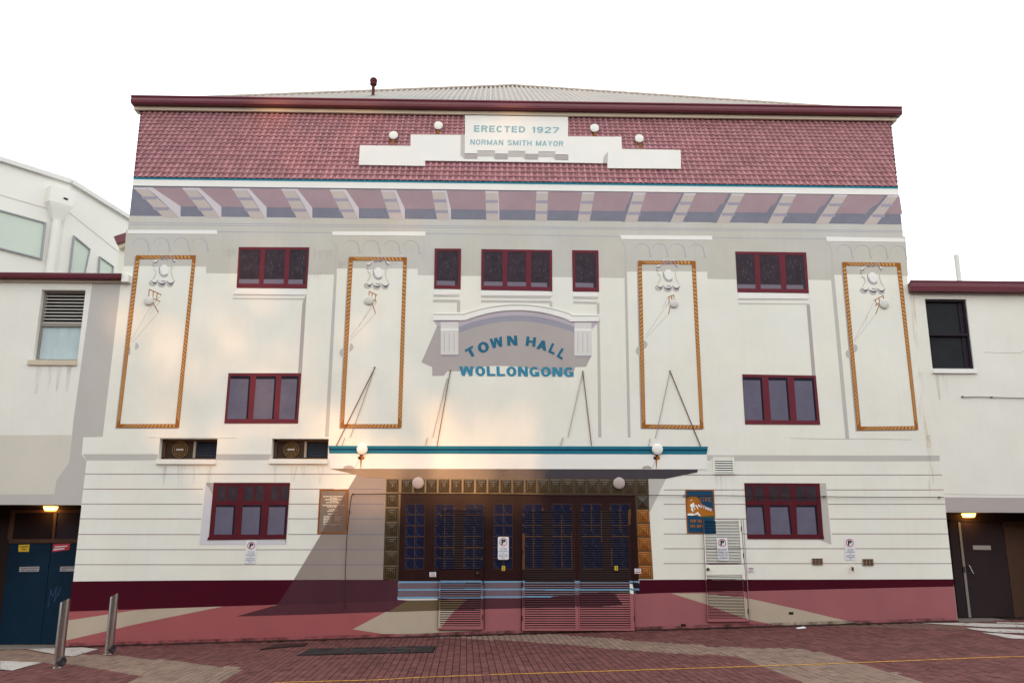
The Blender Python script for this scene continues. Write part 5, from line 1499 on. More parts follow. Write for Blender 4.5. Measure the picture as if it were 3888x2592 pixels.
pp = W(3642, 1062, 1.0); b = MB(); ht = (W(3636, 968, 1.0).z - pp.z); b.tube([pp - Vector((0, 0, .2)), pp + Vector((0, 0, ht))], .062, PVC, 16); b.build('roof_pipe', rw, True)
rec_box(rw, dxr0, dxr1, dzr, BROWND, BROWND)
bbox(rw, 'door_frame', ZO((835, 535), (1180, 543), (1180, 552), (838, 546)), .05, BROWND)
d = bbox(rw, 'door', ZO((904, 552), (1170, 552), (1245, 1150), (972, 1152)), .03, TAUPED)
bbox(rw, 'side_panel', ZO((830, 546), (888, 548), (955, 1152), (893, 1152)), .032, TAUPED)
bbox(rw, 'door_edge', ZO((888, 552), (902, 552), (972, 1152), (956, 1152)), .05, ALU)
b = MB()
p0, p1 = BP(*ZO((945, 822))[0]), BP(*ZO((962, 875))[0])
b.tube([p0 + Vector((0, -.03, 0)), p0 + Vector((.02, -.09, 0)), p1 + Vector((.06, -.09, 0)), p1 + Vector((0, -.03, 0))], .014, STEEL, 8); b.build('handle', d)
b = MB(); b.prism([BP(*x) for x in ZO((918, 832), (930, 832), (935, 868), (921, 868))], REC - .03, REC - .06, STEELD); b.build('lock_plate', d)
bbox(rw, 'door_jamb', ZO((1172, 548), (1320, 548), (1390, 1156), (1247, 1152)), .04, BROWNF)
b = MB(); b.box(dxr0 + .004, dxr1, -.04, REC - .002, gz(dxr0) - .3, BP(*ZO((1000, 1156))[0]).z, CONC); b.build('door_step', rw)
# rear eaves end of the hall seen over the left wing
q = [(262, 542), (291, 534), (291, 548), (270, 556)]
def FP(px, py, y): return W(px * 1.6531, py * 1.6531, y)
b = MB(); b.prism([FP(x, y, 2.0) for x, y in ((261, 543), (292, 533), (292, 552), (268, 561))], 9, 2.0, MAROON, True); o = b.build('rear_gutter', hall)
b = MB(); b.prism([FP(x, y, 2.05) for x, y in ((269, 560), (293, 551), (293, 562), (273, 571))], 9, 2.05, FASCIA, True); b.build('rear_fascia', hall)
b = MB(); b.prism([FP(x, y, 2.2) for x, y in ((274, 570), (293, 562), (290, 640), (266, 640))], 9, 2.2, WING, True); b.build('rear_wall', hall)

# lit lamps in the two doorways
def door_lamp(Z, c, label):
    p = BP(*Z(c)[0]); p.y = REC - .12
    p = W(*Z(c)[0], REC - .16)
    t = thing('doorway_lamp', label, 'lamp', p + Vector((0, .08, 0)), 'lit lamps in the doorways')
    b = MB(); b.box(p.x - .15, p.x + .15, p.y - .02, REC - .002, p.z + .045, p.z + .07, BRASSD); b.build('housing', t)
    b = MB()
    v = [(p.x + sx * wx, yy, zz) for zz, wx, yo in ((p.z + .045, .14, 0), (p.z - .045, .105, .02)) for sx, yy in ((-1, p.y - .02 + yo), (1, p.y - .02 + yo), (1, p.y + .12), (-1, p.y + .12))]
    k = 0; b.v += [Vector(x) for x in v]; mm = b.mat(LAMP)
    for f in ((0, 1, 5, 4), (1, 2, 6, 5), (2, 3, 7, 6), (3, 0, 4, 7), (4, 5, 6, 7)): b.f.append(list(f)); b.m.append(mm)
    b.build('lens', t)
    ld = bpy.data.lights.new('doorway_lamp_light', 'POINT'); ld.energy = 1.0; ld.color = (1, .55, .2); ld.shadow_soft_size = .08
    lo = bpy.data.objects.new('doorway_lamp_light', ld); lo.location = p + Vector((0, -.1, -.12)); col.objects.link(lo)
door_lamp(ZJ, (297, 521), 'lit amber bulkhead lamp above the blue double door')
door_lamp(ZO, (970, 508), 'lit amber bulkhead lamp above the brown door')

# ================================================================ white building behind the left wing
ZH_ = CAM.z + 12.0
def at_z(px, py, z):
    d = ray(px, py); return CAM + d * ((z - CAM.z) / d.z)
S = 1.6531
A0, A1, A2 = at_z(-60 * S, 352 * S, ZH_), at_z(160 * S, 421 * S, ZH_), at_z(300 * S, 507 * S, ZH_)
nb_ = thing('office_building', 'white rendered modern building with green tinted windows behind the left wing', 'building', (A1.x, A1.y, G0))
def pl_n(a, c): return Vector((0, 0, 1)).cross(c - a).normalized()
n0, n1 = pl_n(A0, A1), pl_n(A1, A2)
def face0(px, py): return on_plane(px * S, py * S, A0, n0)
def face1(px, py): return on_plane(px * S, py * S, A1, n1)
far = A2 + (A2 - A1) * 1.5
b = MB()
for a, c in ((A0 - (A1 - A0) * 1.5, A1), (A1, far)):
    b.poly([(a.x, a.y, 0), (c.x, c.y, 0), (c.x, c.y, ZH_), (a.x, a.y, ZH_)], BLDG)
aa = A0 - (A1 - A0) * 1.5
b.poly([(aa.x, aa.y, ZH_), (A1.x, A1.y, ZH_), (far.x, far.y, ZH_), (far.x - 6, far.y + 8, ZH_), (aa.x - 6, aa.y + 14, ZH_)], BLDG)
b.build('wall', nb_)
def slab(name, a, c, n, out, z0, z1, m, parent):
    o = n * -out if (n.dot(CAM - a) < 0) else n * out
    b = MB(); v = []
    P = [a, c, c + o, a + o]
    for z in (z0, z1): v += [Vector((p.x, p.y, z)) for p in P]
    b.v += v; q = b.mat(m)
    for f in ((0, 1, 2, 3), (4, 7, 6, 5), (0, 4, 5, 1), (1, 5, 6, 2), (2, 6, 7, 3), (3, 7, 4, 0)): b.f.append(list(f)); b.m.append(q)
    return b.build(name, parent)
CAPW = paint('pale metal capping', (222, 221, 218), var=.03, bump=0)
slab('parapet_capping', A0 - (A1 - A0), A1, n0, .12, ZH_ - .02, ZH_ + .13, CAPW, nb_); slab('parapet_capping', A1, far, n1, .12, ZH_ - .02, ZH_ + .132, CAPW, nb_)
zj = face0(60, 448).z if False else None
def sheet(name, pts, n, out, m, parent):
    o = n * out if n.dot(CAM - pts[0]) > 0 else n * -out
    b = MB(); k = [p + o for p in pts]; b.poly(k, m)
    for i in range(len(pts)): j = (i + 1) % len(pts); b.poly([k[i], k[j], pts[j], pts[i]], m)
    return b.build(name, parent)
def office_window(fc, n, q, fr_w=.1):
    p = [fc(*x) for x in q]
    c = sum(p, Vector()) / 4
    b = MB(); o = n * .08 if n.dot(CAM - c) > 0 else n * -.08
    inn = [x.lerp(c, .07) for x in p]
    for i in range(4):
        j = (i + 1) % 4
        b.poly([p[i] + o, p[j] + o, inn[j] + o, inn[i] + o], GREYFR); b.poly([inn[i] + o, inn[j] + o, inn[j], inn[i]], GREYFR); b.poly([p[i] + o, p[j] + o, p[j], p[i]], GREYFR)
    w = b.build('window', nb_)
    sheet('pane', inn, n, .03, GREENGL, w)
    return w
office_window(face0, n0, ((-40, 472), (105, 512), (95, 597), (-50, 560)))
office_window(face1, n1, ((167, 541), (204, 572), (190, 640), (155, 640)))
office_window(face1, n1, ((226, 589), (258, 612), (252, 650), (222, 645)))
zl = face0(60, 462).z
sheet('wall_joint', [face0(-50, 432), face0(108, 478), face0(108, 480), face0(-50, 434)], n0, .01, BLDGJ, nb_)
sheet('wall_joint', [face1(146, 477), face1(290, 592), face1(290, 594), face1(146, 479)], n1, .01, BLDGJ, nb_)
# rain head and downpipe on the corner
c0 = face0(133, 458); d = (c0 - CAM).length / (FPX / S)
o = n0 if n0.dot(CAM - c0) > 0 else -n0
ax = (A1 - A0).normalized(); up = Vector((0, 0, 1))
b = MB(); w2, dp = 24 * d, 20 * d
def ring(z, w, dd): return [c0 + up * z + ax * -w, c0 + up * z + ax * w, c0 + up * z + ax * w + o * dd, c0 + up * z - ax * w + o * dd]
b.grid([ring(18 * d, w2, dp), ring(-14 * d, w2, dp), ring(-22 * d, w2 * .8, dp * .9), ring(-48 * d, w2 * .36, dp * .5)], BLDG, True); b.poly(ring(18 * d, w2, dp), BLDG)
b.build('rain_head', nb_)
b = MB(); e0 = c0 + o * dp * .3; b.tube([e0 - up * 48 * d, e0 - up * 220 * d], 8.5 * d, BLDG, 12); b.build('downpipe', nb_, True)
b = MB(); s0 = c0 + o * (dp + .01); b.poly([s0 + ax * 2 * d, s0 + ax * 11 * d, s0 + ax * 11 * d - up * 4 * d, s0 + ax * 2 * d - up * 4 * d], GAP); b.build('overflow_slot', nb_)

# ================================================================ paving
regions = [
    (G1((0, 378), (300, 390), (200, 412), (85, 445), (0, 437)), PAVW),
    (G1((188, 297), (560, 285), (676, 297), (590, 322), (500, 348), (390, 335)), PAVW),
    (G3((1640, 117), (2000, 118), (2352, 130), (2352, 148), (2100, 146), (1800, 128)), PAVW),
    (G3((1950, 150), (2352, 166), (2352, 187), (2150, 182), (2000, 164)), PAVW),
    (G3((2060, 184), (2180, 190), (2352, 206), (2352, 230), (2250, 222)), PAVW),
    (G3((2160, 112), (2352, 115), (2352, 123), (2170, 120)), PAVW),
    (G1((-300, 300), (190, 297), (390, 335), (500, 348), (560, 335), (680, 330), (1000, 357), (1300, 385), (1662, 425), (1590, 470), (1470, 535), (1330, 640), (700, 640), (850, 545), (972, 480), (640, 425), (430, 398), (300, 388), (0, 376), (-300, 376)), PAVT),
    (G2((690, 190), (1050, 180), (1290, 184), (1500, 180), (1800, 190), (2000, 205), (2200, 222), (2420, 238)) + G3((150, 270), (400, 285), (850, 292), (1000, 330), (1200, 385), (1500, 460), (1700, 540), (1950, 640), (1100, 640), (860, 528), (620, 430), (400, 340), (100, 330)) + G2((2352, 302), (1900, 262), (1500, 235), (1000, 212), (780, 205)), PAVT),
    (G3((700, 128), (1200, 118), (1700, 112), (2352, 110), (2352, 170), (1960, 160), (1500, 150), (1100, 142)), PAVB),
]
def marking_material():
    m = bpy.data.materials.new('worn white road paint'); m.use_nodes = True
    n, l = m.node_tree.nodes, m.node_tree.links
    b = n['Principled BSDF']; b.inputs['Base Color'].default_value = (*alb((182, 174, 168)), 1); b.inputs['Roughness'].default_value = .8
    b.inputs['Specular IOR Level'].default_value = .1
    g = n.new('ShaderNodeNewGeometry'); t = n.new('ShaderNodeTexNoise'); t.inputs['Scale'].default_value = 5; t.inputs['Detail'].default_value = 9; t.inputs['Roughness'].default_value = .75
    l.new(g.outputs['Position'], t.inputs['Vector'])
    mr = n.new('ShaderNodeMapRange'); mr.inputs['From Min'].default_value = .36; mr.inputs['From Max'].default_value = .46; mr.inputs['To Min'].default_value = .25
    l.new(t.outputs['Fac'], mr.inputs['Value']); l.new(mr.outputs[0], b.inputs['Alpha'])
    return m
MARK = marking_material()
for k, (px, m) in enumerate(regions):
    if m is PAVW:
        b = MB(); b.poly([ground(*q) + Vector((0, 0, .011)) for q in px], MARK); o = b.build('road_marking'); o['kind'] = 'structure'
regions = [(px, m) for px, m in regions if m is not PAVW]
regw = [([(p.x, p.y) for p in (ground(*q) for q in px)], m) for px, m in regions]
PW, PL, JT = 0.116, 0.232, 0.011
def top_mesh(name, m):
    w, l = PW / 2 - JT / 2, PL / 2 - JT / 2; ch = .004
    v = [(-w, -l, -.05), (w, -l, -.05), (w, l, -.05), (-w, l, -.05), (-w, -l, -ch), (w, -l, -ch), (w, l, -ch), (-w, l, -ch), (-w + ch, -l + ch, 0), (w - ch, -l + ch, 0), (w - ch, l - ch, 0), (-w + ch, l - ch, 0)]
    f = [(8, 9, 10, 11)] + [(a, (a + 1) % 4, (a + 1) % 4 + 4, a + 4) for a in range(4)] + [(a + 4, (a + 1) % 4 + 4, (a + 1) % 4 + 8, a + 8) for a in range(4)]
    me = bpy.data.meshes.new(name); me.from_pydata(v, [], f); me.materials.append(m); me.update()
    return me, v, f
pave_me = {}
for m in (PAVR, PAVT, PAVB): pave_me[m] = top_mesh('paver', m)
pavers = []
rng = random.Random(3)
ang = R(1.5); ca, sa = math.cos(ang), math.sin(ang)
for i in range(-150, 150):
    for j in range(-50, 2):
        u = (i + .5) * PW; v = (j + (.5 if i % 2 else 0)) * PL
        x, y = u * ca - v * sa, u * sa + v * ca
        if y > -.02 or y < GROUND_Y1 + .1 or abs(x) > 15: continue
        m = PAVR
        for poly, mm in regw:
            if inside((x, y), poly): m = mm; break
        pavers.append((x, y, m, rng.gauss(0, .0022), rng.gauss(0, .010), rng.gauss(0, .010), rng.gauss(0, .012)))
def in_view(x, y):
    d = Vector((x, y, gz(x))) - CAM; f = d.dot(FWD)
    px, py = 1944 + FPX * d.dot(RIGHT) / f, 1296 - FPX * d.dot(UP) / f
    return 20 < px < 3868 and py < 2578
pavers.sort(key=lambda p: (0 if in_view(p[0], p[1]) else 1, (Vector((p[0], p[1], 0)) - CAM).length))
paving = bpy.data.objects.new('pavement', None); col.objects.link(paving); paving['kind'] = 'structure'; _base[paving] = Vector()
tilt = math.atan(GS)
src = {}
fv, ff, fm = [], [], []; pm = [PAVR, PAVT, PAVB]
for k, (x, y, m, dz, ta, tb, tc) in enumerate(pavers):
    M = Matrix.Translation((x, y, gz(x) + dz)) @ Matrix.Rotation(-tilt + ta * .5, 4, 'Y') @ Matrix.Rotation(tb * .5, 4, 'X') @ Matrix.Rotation(ang + tc, 4, 'Z')
    me, v, f = pave_me[m]
    if k < 300:
        if m not in src:
            o = bpy.data.objects.new('paver', me); src[m] = o
        else: o = src[m].copy()
        col.objects.link(o); o.matrix_world = M; o.parent = paving
    else:
        n = len(fv); fv += [M @ Vector(q) for q in v]; ff += [[q + n for q in g] for g in f]; fm += [pm.index(m)] * len(f)
fo = mesh_obj('paver_field', fv, ff, pm, paving, fm); fo['kind'] = 'stuff'
# yellow line, worn over the pavers
b = MB(); pts = G2((-500, 552), (0, 522), (600, 507), (900, 489), (1500, 467), (2352, 441)) + G3((300, 420), (1000, 397), (1600, 373), (2200, 349), (2352, 347), (2700, 335))
prev = None
for i in range(len(pts) - 1):
    a, c = ground(*pts[i]), ground(*pts[i + 1])
    d = (c - a).normalized(); nrm = Vector((-d.y, d.x, 0)) * .035; n = max(1, int((c - a).length / .12))
    for k in range(n):
        p0, p1 = a.lerp(c, k / n), a.lerp(c, (k + .94) / n)
        z = Vector((0, 0, .0045 + .0012 * rng.random())); w_ = nrm * rng.uniform(.75, 1.05)
        b.poly([p0 - w_ + z, p1 - w_ + z, p1 + w_ + z, p0 + w_ + z], YELLOW)
yl = b.build('yellow_line'); yl['kind'] = 'structure'
# mortar fillet at the foot of the wall
b = MB()
for i in range(60):
    xa, xc = lerp(dxl1, dxr0, i / 60), lerp(dxl1, dxr0, (i + 1) / 60)
    b.poly([(xa, -.03 - .02 * rng.random(), gz(xa) + .006), (xc, -.03 - .02 * rng.random(), gz(xc) + .006), (xc, -.006, gz(xc) + .03), (xa, -.006, gz(xa) + .03)], SAND)
mf = b.build('kerb_joint'); mf['kind'] = 'structure'

# drain covers let into the pavement
def cover(name, label, px, nplates, light=None, iron=None):
    iron = iron or IRON
    p = [ground(*q) for q in px]; c = sum(p, Vector()) / 4
    t = thing(name, label, 'drain cover', c)
    up = Vector((0, 0, 1)); b = MB()
    inn = [q.lerp(c, .0) for q in p]
    for i in range(4):
        a, d = p[i], p[(i + 1) % 4]; e = (d - a).normalized(); nn = Vector((-e.y, e.x, 0)) * .03
        if nn.dot(c - a) < 0: nn = -nn
        b.poly([a + up * .012, d + up * .012, d + nn + up * .012, a + nn + up * .012], GAP); b.poly([a, d, d + up * .012, a + up * .012], GAP)
    b.build('frame', t)
    for k in range(nplates):
        u0, u1 = (k + .03) / nplates, (k + .97) / nplates
        q = [p[0].lerp(p[1], u0), p[0].lerp(p[1], u1), p[3].lerp(p[2], u1), p[3].lerp(p[2], u0)]
        cc = sum(q, Vector()) / 4; q = [x.lerp(cc, .05) + up * .010 for x in q]
        b = MB(); b.poly(q, light if (light and k in (1, 2)) else iron)
        for m_ in range(4):
            h0, h1 = (m_ + .2) / 4, (m_ + .7) / 4
            r0 = [q[0].lerp(q[3], h0), q[1].lerp(q[2], h0), q[1].lerp(q[2], h1), q[0].lerp(q[3], h1)]
            b.poly([x + up * .006 for x in r0], light if (light and k in (1, 2)) else iron)
        b.build('plate', t)
cover('drain_cover', 'long dark channel drain cover with worn pale streaks set in the brick pavement', G2((150, 293), (1006, 276), (986, 318), (48, 341)), 6)
cover('drain_cover', 'short black grated drain cover nearer the pink wall', G1((1880, 264), (2112, 255), (2090, 275), (1785, 300)), 3, None, IRONR)

# ================================================================ bollards
def bollard(px, top, r, label):
    p = ground(*px); d = (p - CAM).length
    h = W(*top, p.y).z - p.z
    t = thing('bollard', label, 'bollard', p, 'stainless steel bollards by the blue door')
    b = MB(); n = 28; z1 = h
    lo = [p + Vector((r * math.cos(a), r * math.sin(a), -.01)) for a in [2 * math.pi * i / n for i in range(n)]]
    hi = [p + Vector((r * math.cos(a), r * math.sin(a), z1 + .55 * r * (math.cos(a)))) for a in [2 * math.pi * i / n for i in range(n)]]
    b.grid([lo, hi], STEEL, True); post = b.build('post', t, True)
    b = MB(); b.poly([x + Vector((0, 0, .001)) for x in hi], STEEL); b.build('cap', t)
    b = MB(); b.lathe(p + Vector((0, 0, .004)), [(r * 1.5, -.01), (r * 1.5, .004), (r * 1.02, .008)], STEEL, 24); b.build('base_plate', t)
    ax = Vector((.90, -.44, 0)).normalized(); c = p + ax * (r * .80) + Vector((0, 0, .11))
    b = MB(); b.lathe(c, [(.03, -.05), (.078, -.03), (.084, .015), (.088, .024), (.08, .036), (.05, .045), (.046, .039), (.025, .041), (0, .042)], STEELD, 22, ax); b.build('lock_housing', t, True)
bollard((220, 2533), (247, 2279), .083, 'nearer and taller looking steel bollard, standing before the edge of the blue door')
bollard((413, 2482), (441, 2258), .083, 'farther steel bollard standing before the maroon and pink plinth')

# ================================================================ no-parking signs
def parking_sign(px, label, y, text, tm):
    p = [W(*q, -y) for q in px]; c = sum(p, Vector()) / 4
    t = thing('parking_sign', label, 'sign', c, 'no-parking signs on the facade')
    L_ = lambda u, v, k=0.0: W(*bil(px, u, v), -y - k)
    rd, n = .12, 5; asp = (p[1] - p[0]).length / (p[3] - p[0]).length
    out = []
    for cu, cv, a0 in ((rd, rd * asp, 180), (1 - rd, rd * asp, 270), (1 - rd, 1 - rd * asp, 0), (rd, 1 - rd * asp, 90)):
        for i in range(n + 1):
            a = R(a0 + 90 * i / n); out.append(L_(cu + rd * math.cos(a), cv + rd * asp * math.sin(a)))
    b = MB(); b.prism(out, -y + .004, -y, SIGNW, True); b.build('plate', t)
    cu, cv, ru = .5, .225, .36; rv = ru * asp
    b = MB(); m = 28
    for i in range(m):
        a0, a1 = 2 * math.pi * i / m, 2 * math.pi * (i + 1) / m
        b.poly([L_(cu + ru * k * math.cos(a), cv + rv * k * math.sin(a), .003) for k, a in ((1, a0), (1, a1), (.84, a1), (.84, a0))], RED)
    d = .03
    b.poly([L_(cu + ru * (x * .88 + s), cv + rv * (-x * .88 + s), .0036) for x, s in ((-.707 , -d), (-.707, d), (.707, d), (.707, -d))], RED)
    b.build('prohibition_ring', t)
    b = MB()
    for k, pl in enumerate(glyph_strokes('P', .34, .22)):
        b.poly([L_(cu - ru * .45 + u * ru * .98, cv - rv * .62 + v * rv * 1.28, .0042 + .00002 * k) for u, v in pl], BLACK)
    b.build('letter', t)
    v, f = [], []
    nl = len(text)
    for i, ln in enumerate(text):
        y0 = .46 + (i + .1) * .50 / nl; y1 = .46 + (i + .82) * .50 / nl
        gl = glyphs(ln, .012); asp_t = gl[0][2]
        wd = min(.84, (y1 - y0) / asp * asp_t)
        for vs, faces, _ in gl:
            o = len(v); v += [L_(.5 - wd / 2 + u * wd, y0 + w_ * (y1 - y0), .0044) for u, w_ in vs]; f += [[q + o for q in g] for g in faces]
    o = mesh_obj('lettering', v, f, tm, t); o['kind'] = 'stuff'
long_t = ['Wollongong', 'Town Hall', 'Service Vehicles', 'only', '2 Hour Limit', 'Offenders will be', 'fined']
Z1 = Zoom(900, 2030, 12.06); Z2 = Zoom(1880, 2010, 11.2); Z3 = Zoom(2700, 2020, 12.06)
parking_sign(Z1((425, 240), (905, 240), (830, 1300), (342, 1300)), 'no-parking sign on the white wall just below the maroon window', .012, long_t, GREYT)
parking_sign(Z2((115, 298), (582, 298), (582, 1268), (115, 1268)), 'no-parking sign with small text on the dark painted entrance doors', .045, long_t, GREYT)
parking_sign(Z3((250, 238), (735, 238), (818, 1285), (318, 1285)), 'no-parking sign in large capitals fixed on the white louvred door', .066, ['DO NOT', 'PARK IN', 'FRONT OF', 'DOORWAY'], GREYT)
parking_sign(ZO((175, 650), (242, 650), (250, 791), (183, 791)), 'no-parking sign on the white wall between the two small brick vents', .012, long_t, GREYT)

# stickers and small notices
def notice(name, label, cat, pts, y, m, lines=(), group=None):
    t = thing(name, label, cat, sum([W(*q, -y) for q in pts], Vector()) / len(pts), group)
    b = MB(); b.prism([W(*q, -y) for q in pts], -y + .003, -y, m); b.build('sheet', t)
    b = MB(); n = 0
    for (u0, v0, u1, v1, mm) in lines:
        n += 1; b.poly([W(*bil(pts, u, v), -y - .002 - .00005 * n) for u, v in ((u0, v0), (u1, v0), (u1, v1), (u0, v1))], mm)
    if lines: b.build('print', t)
tl3 = [(.15, .15, .8, .25, GREYT), (.2, .4, .85, .5, GREYT), (.1, .68, .9, .86, RED)]
notice('notice', 'small white notice with red print left of the first louvred door', 'notice', ZL((452, 1020), (501, 1020), (501, 1055), (452, 1055)), .020, SIGNW, tl3, 'small white notices')
notice('notice', 'small white notice with red print beside the gold studs', 'notice', ZM((900, 994), (950, 994), (950, 1031), (901, 1031)), .024, SIGNW, tl3, 'small white notices')
notice('notice', 'small faded notice right of the white louvred door', 'notice', ZN((565, 836), (605, 836), (607, 866), (567, 866)), .014, SIGNW, [(.1, .1, .85, .25, RED), (.15, .4, .8, .52, GREYT), (.2, .7, .7, .82, RED)], 'small white notices')
def number(ch, pts, y, label):
    t = thing('number_plate', label, 'number plate', sum([W(*q, -y) for q in pts], Vector()) / 4, 'numbers on the doors')
    b = MB(); b.prism([W(*q, -y) for q in pts], -y + .003, -y, STICKY); b.build('plate', t)
    b = MB()
    for k, pl in enumerate(glyph_strokes(ch, .28, .16)): b.poly([W(*bil(pts, .22 + u * .56, .14 + v * .72), -y - .002 - .00002 * k) for u, v in pl], BLACK)
    b.build('digit', t)
number('2', ZL((990, 974), (1014, 974), (1014, 1010), (990, 1010)), .045, 'small yellow plate with the number 2 under the sign on the dark doors')
number('3', ZM((752, 974), (776, 974), (776, 1008), (752, 1008)), .075, 'small yellow plate with the number 3 on the last dark louvred leaf')
def bnotice(name, label, pts, m, lines, dy=.04):
    t = thing(name, label, 'sticker', BP(*pts[0]), 'stickers on the blue door')
    b = MB(); b.prism([BP(*q) for q in pts], REC - dy + .003, REC - dy, m); b.build('sheet', t)
    b = MB(); n = 0
    for (u0, v0, u1, v1, mm) in lines:
        n += 1; q = [BP(*bil(pts, u, v)) for u, v in ((u0, v0), (u1, v0), (u1, v1), (u0, v1))]
        b.poly([Vector((p.x, REC - dy - .001 - .0001 * n, p.z)) for p in q], mm)
    b.build('print', t)
bnotice('sticker', 'square yellow sticker high on the blue door', ZJ((118, 738), (183, 736), (178, 780), (115, 780)), STICKY, [(.2, .25, .9, .36, BLACK), (.3, .55, .75, .75, POSTO)])
bnotice('sticker', 'torn red and white sticker high on the blue door', ZJ((325, 733), (427, 730), (420, 768), (319, 782)), STICKR, [(.12, .3, .85, .46, SIGNW), (.05, .62, .7, .8, SIGNW)])
bnotice('sticker', 'narrow grey label at chest height on the first blue leaf', ZJ((122, 871), (242, 868), (238, 898), (120, 900)), STICKG, [(.08, .18, .45, .4, GREYT), (.5, .18, .95, .4, GREYT), (.08, .6, .3, .82, GREYT), (.36, .6, .9, .82, GREYT)])
bnotice('sticker', 'narrow grey label at chest height, cut off by the corner of the wall', ZJ((367, 869), (487, 866), (483, 896), (364, 898)), STICKG, [(.08, .18, .45, .4, GREYT), (.5, .18, .95, .4, GREYT), (.08, .6, .3, .82, GREYT)])
t = thing('door_label', 'pale grey label on the brown door of the wing', 'sticker', BP(*ZO((983, 700))[0]))
b = MB(); b.prism([BP(*q) for q in ZO((983, 698), (1095, 699), (1098, 726), (986, 725))], REC - .03, REC - .04, STICKG); b.build('sheet', t)

# ================================================================ cables
def cable(label, pts, r, y=-.03):
    t = thing('cable', label, 'cable', W(*pts[0], y))
    b = MB(); b.tube([W(*q, y) for q in pts], r, CABLE, 6); b.build('wire', t)
    for i in range(0, len(pts), 3):
        p = W(*pts[i], y); b = MB(); b.box(p.x - .014, p.x + .014, y - .012, 0, p.z - .014, p.z + .014, CABLE); b.build('clip', t)
cable('thin dark cable running level above the dark doors and down to the plinth', ZK((960, 1102), (968, 850), (975, 700), (990, 540), (1000, 460), (1005, 440), (1012, 434)) + ZL((0, 441), (236, 436), (900, 440), (1372, 446)) + ZM((1003, 449), (1270, 451)) + ZN((400, 383), (545, 385), (1050, 389), (1140, 391)) + ZO((460, 394), (780, 394), (806, 395)), .008, -.055)
cable('short loose cable stub on the cream wall under the dark window', ZI((1282, 1186), (1300, 1190), (1390, 1188), (1500, 1190), (1620, 1195), (1800, 1198)), .008)

# ================================================================ litter
def leaf(px, s, label, seed, h=.03):
    rr = random.Random(seed); p = ground(*px); t = thing('dry_leaf', label, 'leaf', p)
    b = MB(); n = 7; L, Rr, M = [], [], []
    for i in range(n):
        u = i / (n - 1); w = s * .34 * math.sin(math.pi * min(1, u * .94 + .04)); z = h * (u - .5) ** 2 * 4 + .006
        M.append(p + Vector(((u - .5) * s, 0, z))); L.append(p + Vector(((u - .5) * s, -w, z + h * .8 * rr.random()))); Rr.append(p + Vector(((u - .5) * s, w, z + h * rr.random())))
    b.grid([L, M, Rr], LEAFM); b.build('blade', t)
    b = MB(); b.tube([M[-1], M[-1] + Vector((s * .25, .02, h * .5))], .004, LEAFM, 5); b.build('stalk', t)
leaf(G1((1492, 246))[0], .30, 'largest curled brown leaf lying at the foot of the pink wall', 1, .09)
leaf(G1((1862, 235))[0], .16, 'upright brown leaf at the foot of the pink wall near the short drain cover', 2, .11)
leaf(G1((1142, 272))[0], .14, 'small flat brown leaf at the foot of the pink wall', 3, .03)
leaf(G1((940, 270))[0], .10, 'tiny brown leaf by the pink wall nearest the farther bollard', 4, .04)
p = [ground(*q) for q in G3((782, 151), (840, 148), (858, 153), (800, 157))]
t = thing('paper_scrap', 'white scrap of paper on the bricks by the tan plinth', 'litter', p[0])
b = MB(); b.poly([p[0] + Vector((0, 0, .008)), p[1] + Vector((0, 0, .03)), p[2] + Vector((0, 0, .01)), p[3] + Vector((0, 0, .006))], PAPER); b.build('sheet', t)

# ================================================================ unseen blocks and trees added behind the viewer, shaping the low sun into patches
BLOCKERW = paint('grey brown brick', (126, 108, 96), var=0.12, scale=2)
BLOCKERG = paint('sun blocker window glass', (60, 66, 72), rough=0.12, var=0.1, bump=0, spec=0.5)
LEAFG = paint('added tree foliage', (74, 92, 48), rough=0.7, var=0.3, scale=3, island=0.3)
BARK = paint('tree bark', (96, 84, 72), rough=0.9, var=0.3, scale=6)
def sun_blocker_building(label, x0, x1, h, y=-46.0, storeys=4):  # added out of view; blocks the low sun except through a gap
    t = thing('sun_blocker_building', label, 'building', ((x0 + x1) / 2, y - 6, gz((x0 + x1) / 2)), 'added sun blockers behind the viewer')
    z0 = min(gz(x0), gz(x1)) - .5
    b = MB(); b.box(x0, x1, y - 12, y, z0, h, BLOCKERW); b.build('wall', t)
    b = MB(); b.box(x0 - .2, x1 + .2, y - 12.2, y + .25, h, h + .5, FASCIA); b.build('parapet', t)
    n = max(2, int((x1 - x0) / 3.2))
    for k in range(storeys):
        for i in range(n):
            xa = lerp(x0, x1, (i + .25) / n); xb = lerp(x0, x1, (i + .75) / n); za = z0 + .5 + (h - z0) * (k + .25) / storeys; zc = z0 + .5 + (h - z0) * (k + .72) / storeys
            b = MB(); b.box(xa, xb, y - .1, y + .02, za, zc, BLOCKERG); w = b.build('window', t)
sun_blocker_building('brown brick block across the street on the viewer\'s far left', -64, -12.8, 21.0)
sun_blocker_building('brown brick block across the street on the viewer\'s far right', -2.3, 64, 17.0)
sun_blocker_building('added low brick sun blocker in the gap across the street', -12.6, -2.5, 6.6, -46.0, 1)
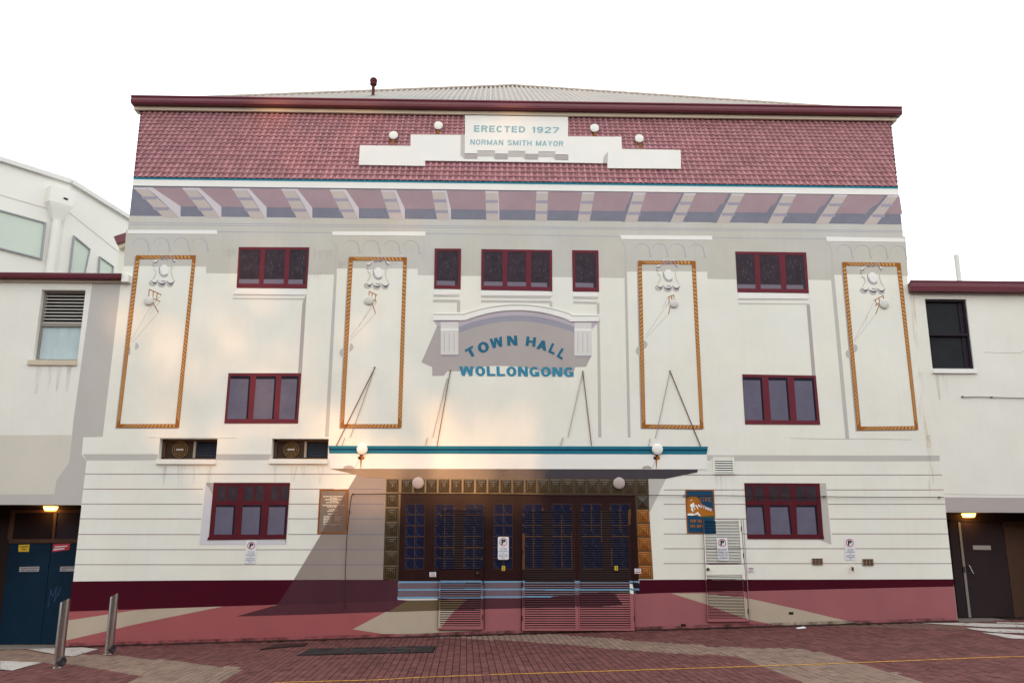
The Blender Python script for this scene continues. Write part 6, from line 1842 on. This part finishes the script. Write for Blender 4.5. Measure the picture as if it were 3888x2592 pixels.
def sun_blocker_tree(x, y, h, r, n, seed, label, cz=.62, ch=.40):  # added out of view; crown and leaf count set where sun reaches the facade
    rr = random.Random(seed); t = thing('sun_blocker_tree', label, 'tree', (x, y, gz(x)), 'added trees that dapple the low sun')
    b = MB(); c = Vector((x, y, gz(x)))
    b.tube([c, c + Vector((.1, 0, h * .3)), c + Vector((0, .1, h * .55)), c + Vector((.1, 0, h * .9))], [.28, .22, .15, .04], BARK, 8)
    for k in range(9):
        a = rr.uniform(0, 6.28); z = h * rr.uniform(.3, .7); e = c + Vector((math.cos(a) * r * .8, math.sin(a) * r * .8, z + h * .18))
        b.tube([c + Vector((0, 0, z)), (c + Vector((0, 0, z))).lerp(e, .5) + Vector((0, 0, .2)), e], [.09, .06, .02], BARK, 5)
    b.build('trunk', t)
    b = MB()
    for k in range(n):
        while True:
            p = Vector((rr.uniform(-1, 1), rr.uniform(-1, 1), rr.uniform(-1, 1)))
            if p.length < 1: break
        p = c + Vector((p.x * r, p.y * r * .7, h * cz + p.z * h * ch)); s_ = rr.uniform(.22, .5)
        u = Vector((rr.gauss(0, 1), rr.gauss(0, 1), rr.gauss(0, 1))).normalized(); v = u.orthogonal().normalized()
        b.poly([p - u * s_, p - v * s_ * .6, p + u * s_, p + v * s_ * .6], LEAFG)
    o = b.build('crown', t); o['kind'] = 'stuff'
sun_blocker_tree(-9.9, -43, 18, 3.6, 720, 1, 'tall loose tree added to dapple the sun, nearer the left hand block', .70, .31)
sun_blocker_tree(-4.6, -42, 18.5, 3.8, 2000, 2, 'tall dense tree added to block the sun, nearer the right hand block', .745, .305)
sun_blocker_tree(-2.7, -43.5, 16, 2.3, 420, 9, 'slim tall tree added to block the sun before the right hand block', .78, .205)
sun_blocker_tree(-11.2, -43.4, 19, 3.0, 1700, 11, 'tall thin topped tree added to block the sun before the left hand block', .80, .17)
sun_blocker_tree(-8.4, -44.5, 10, 2.4, 330, 5, 'smaller tree added to dapple the sun between the two tall ones')
sun_blocker_tree(-11.6, -40.5, 9.5, 2.0, 400, 7, 'smallest tree added to dapple the sun before the left hand block')
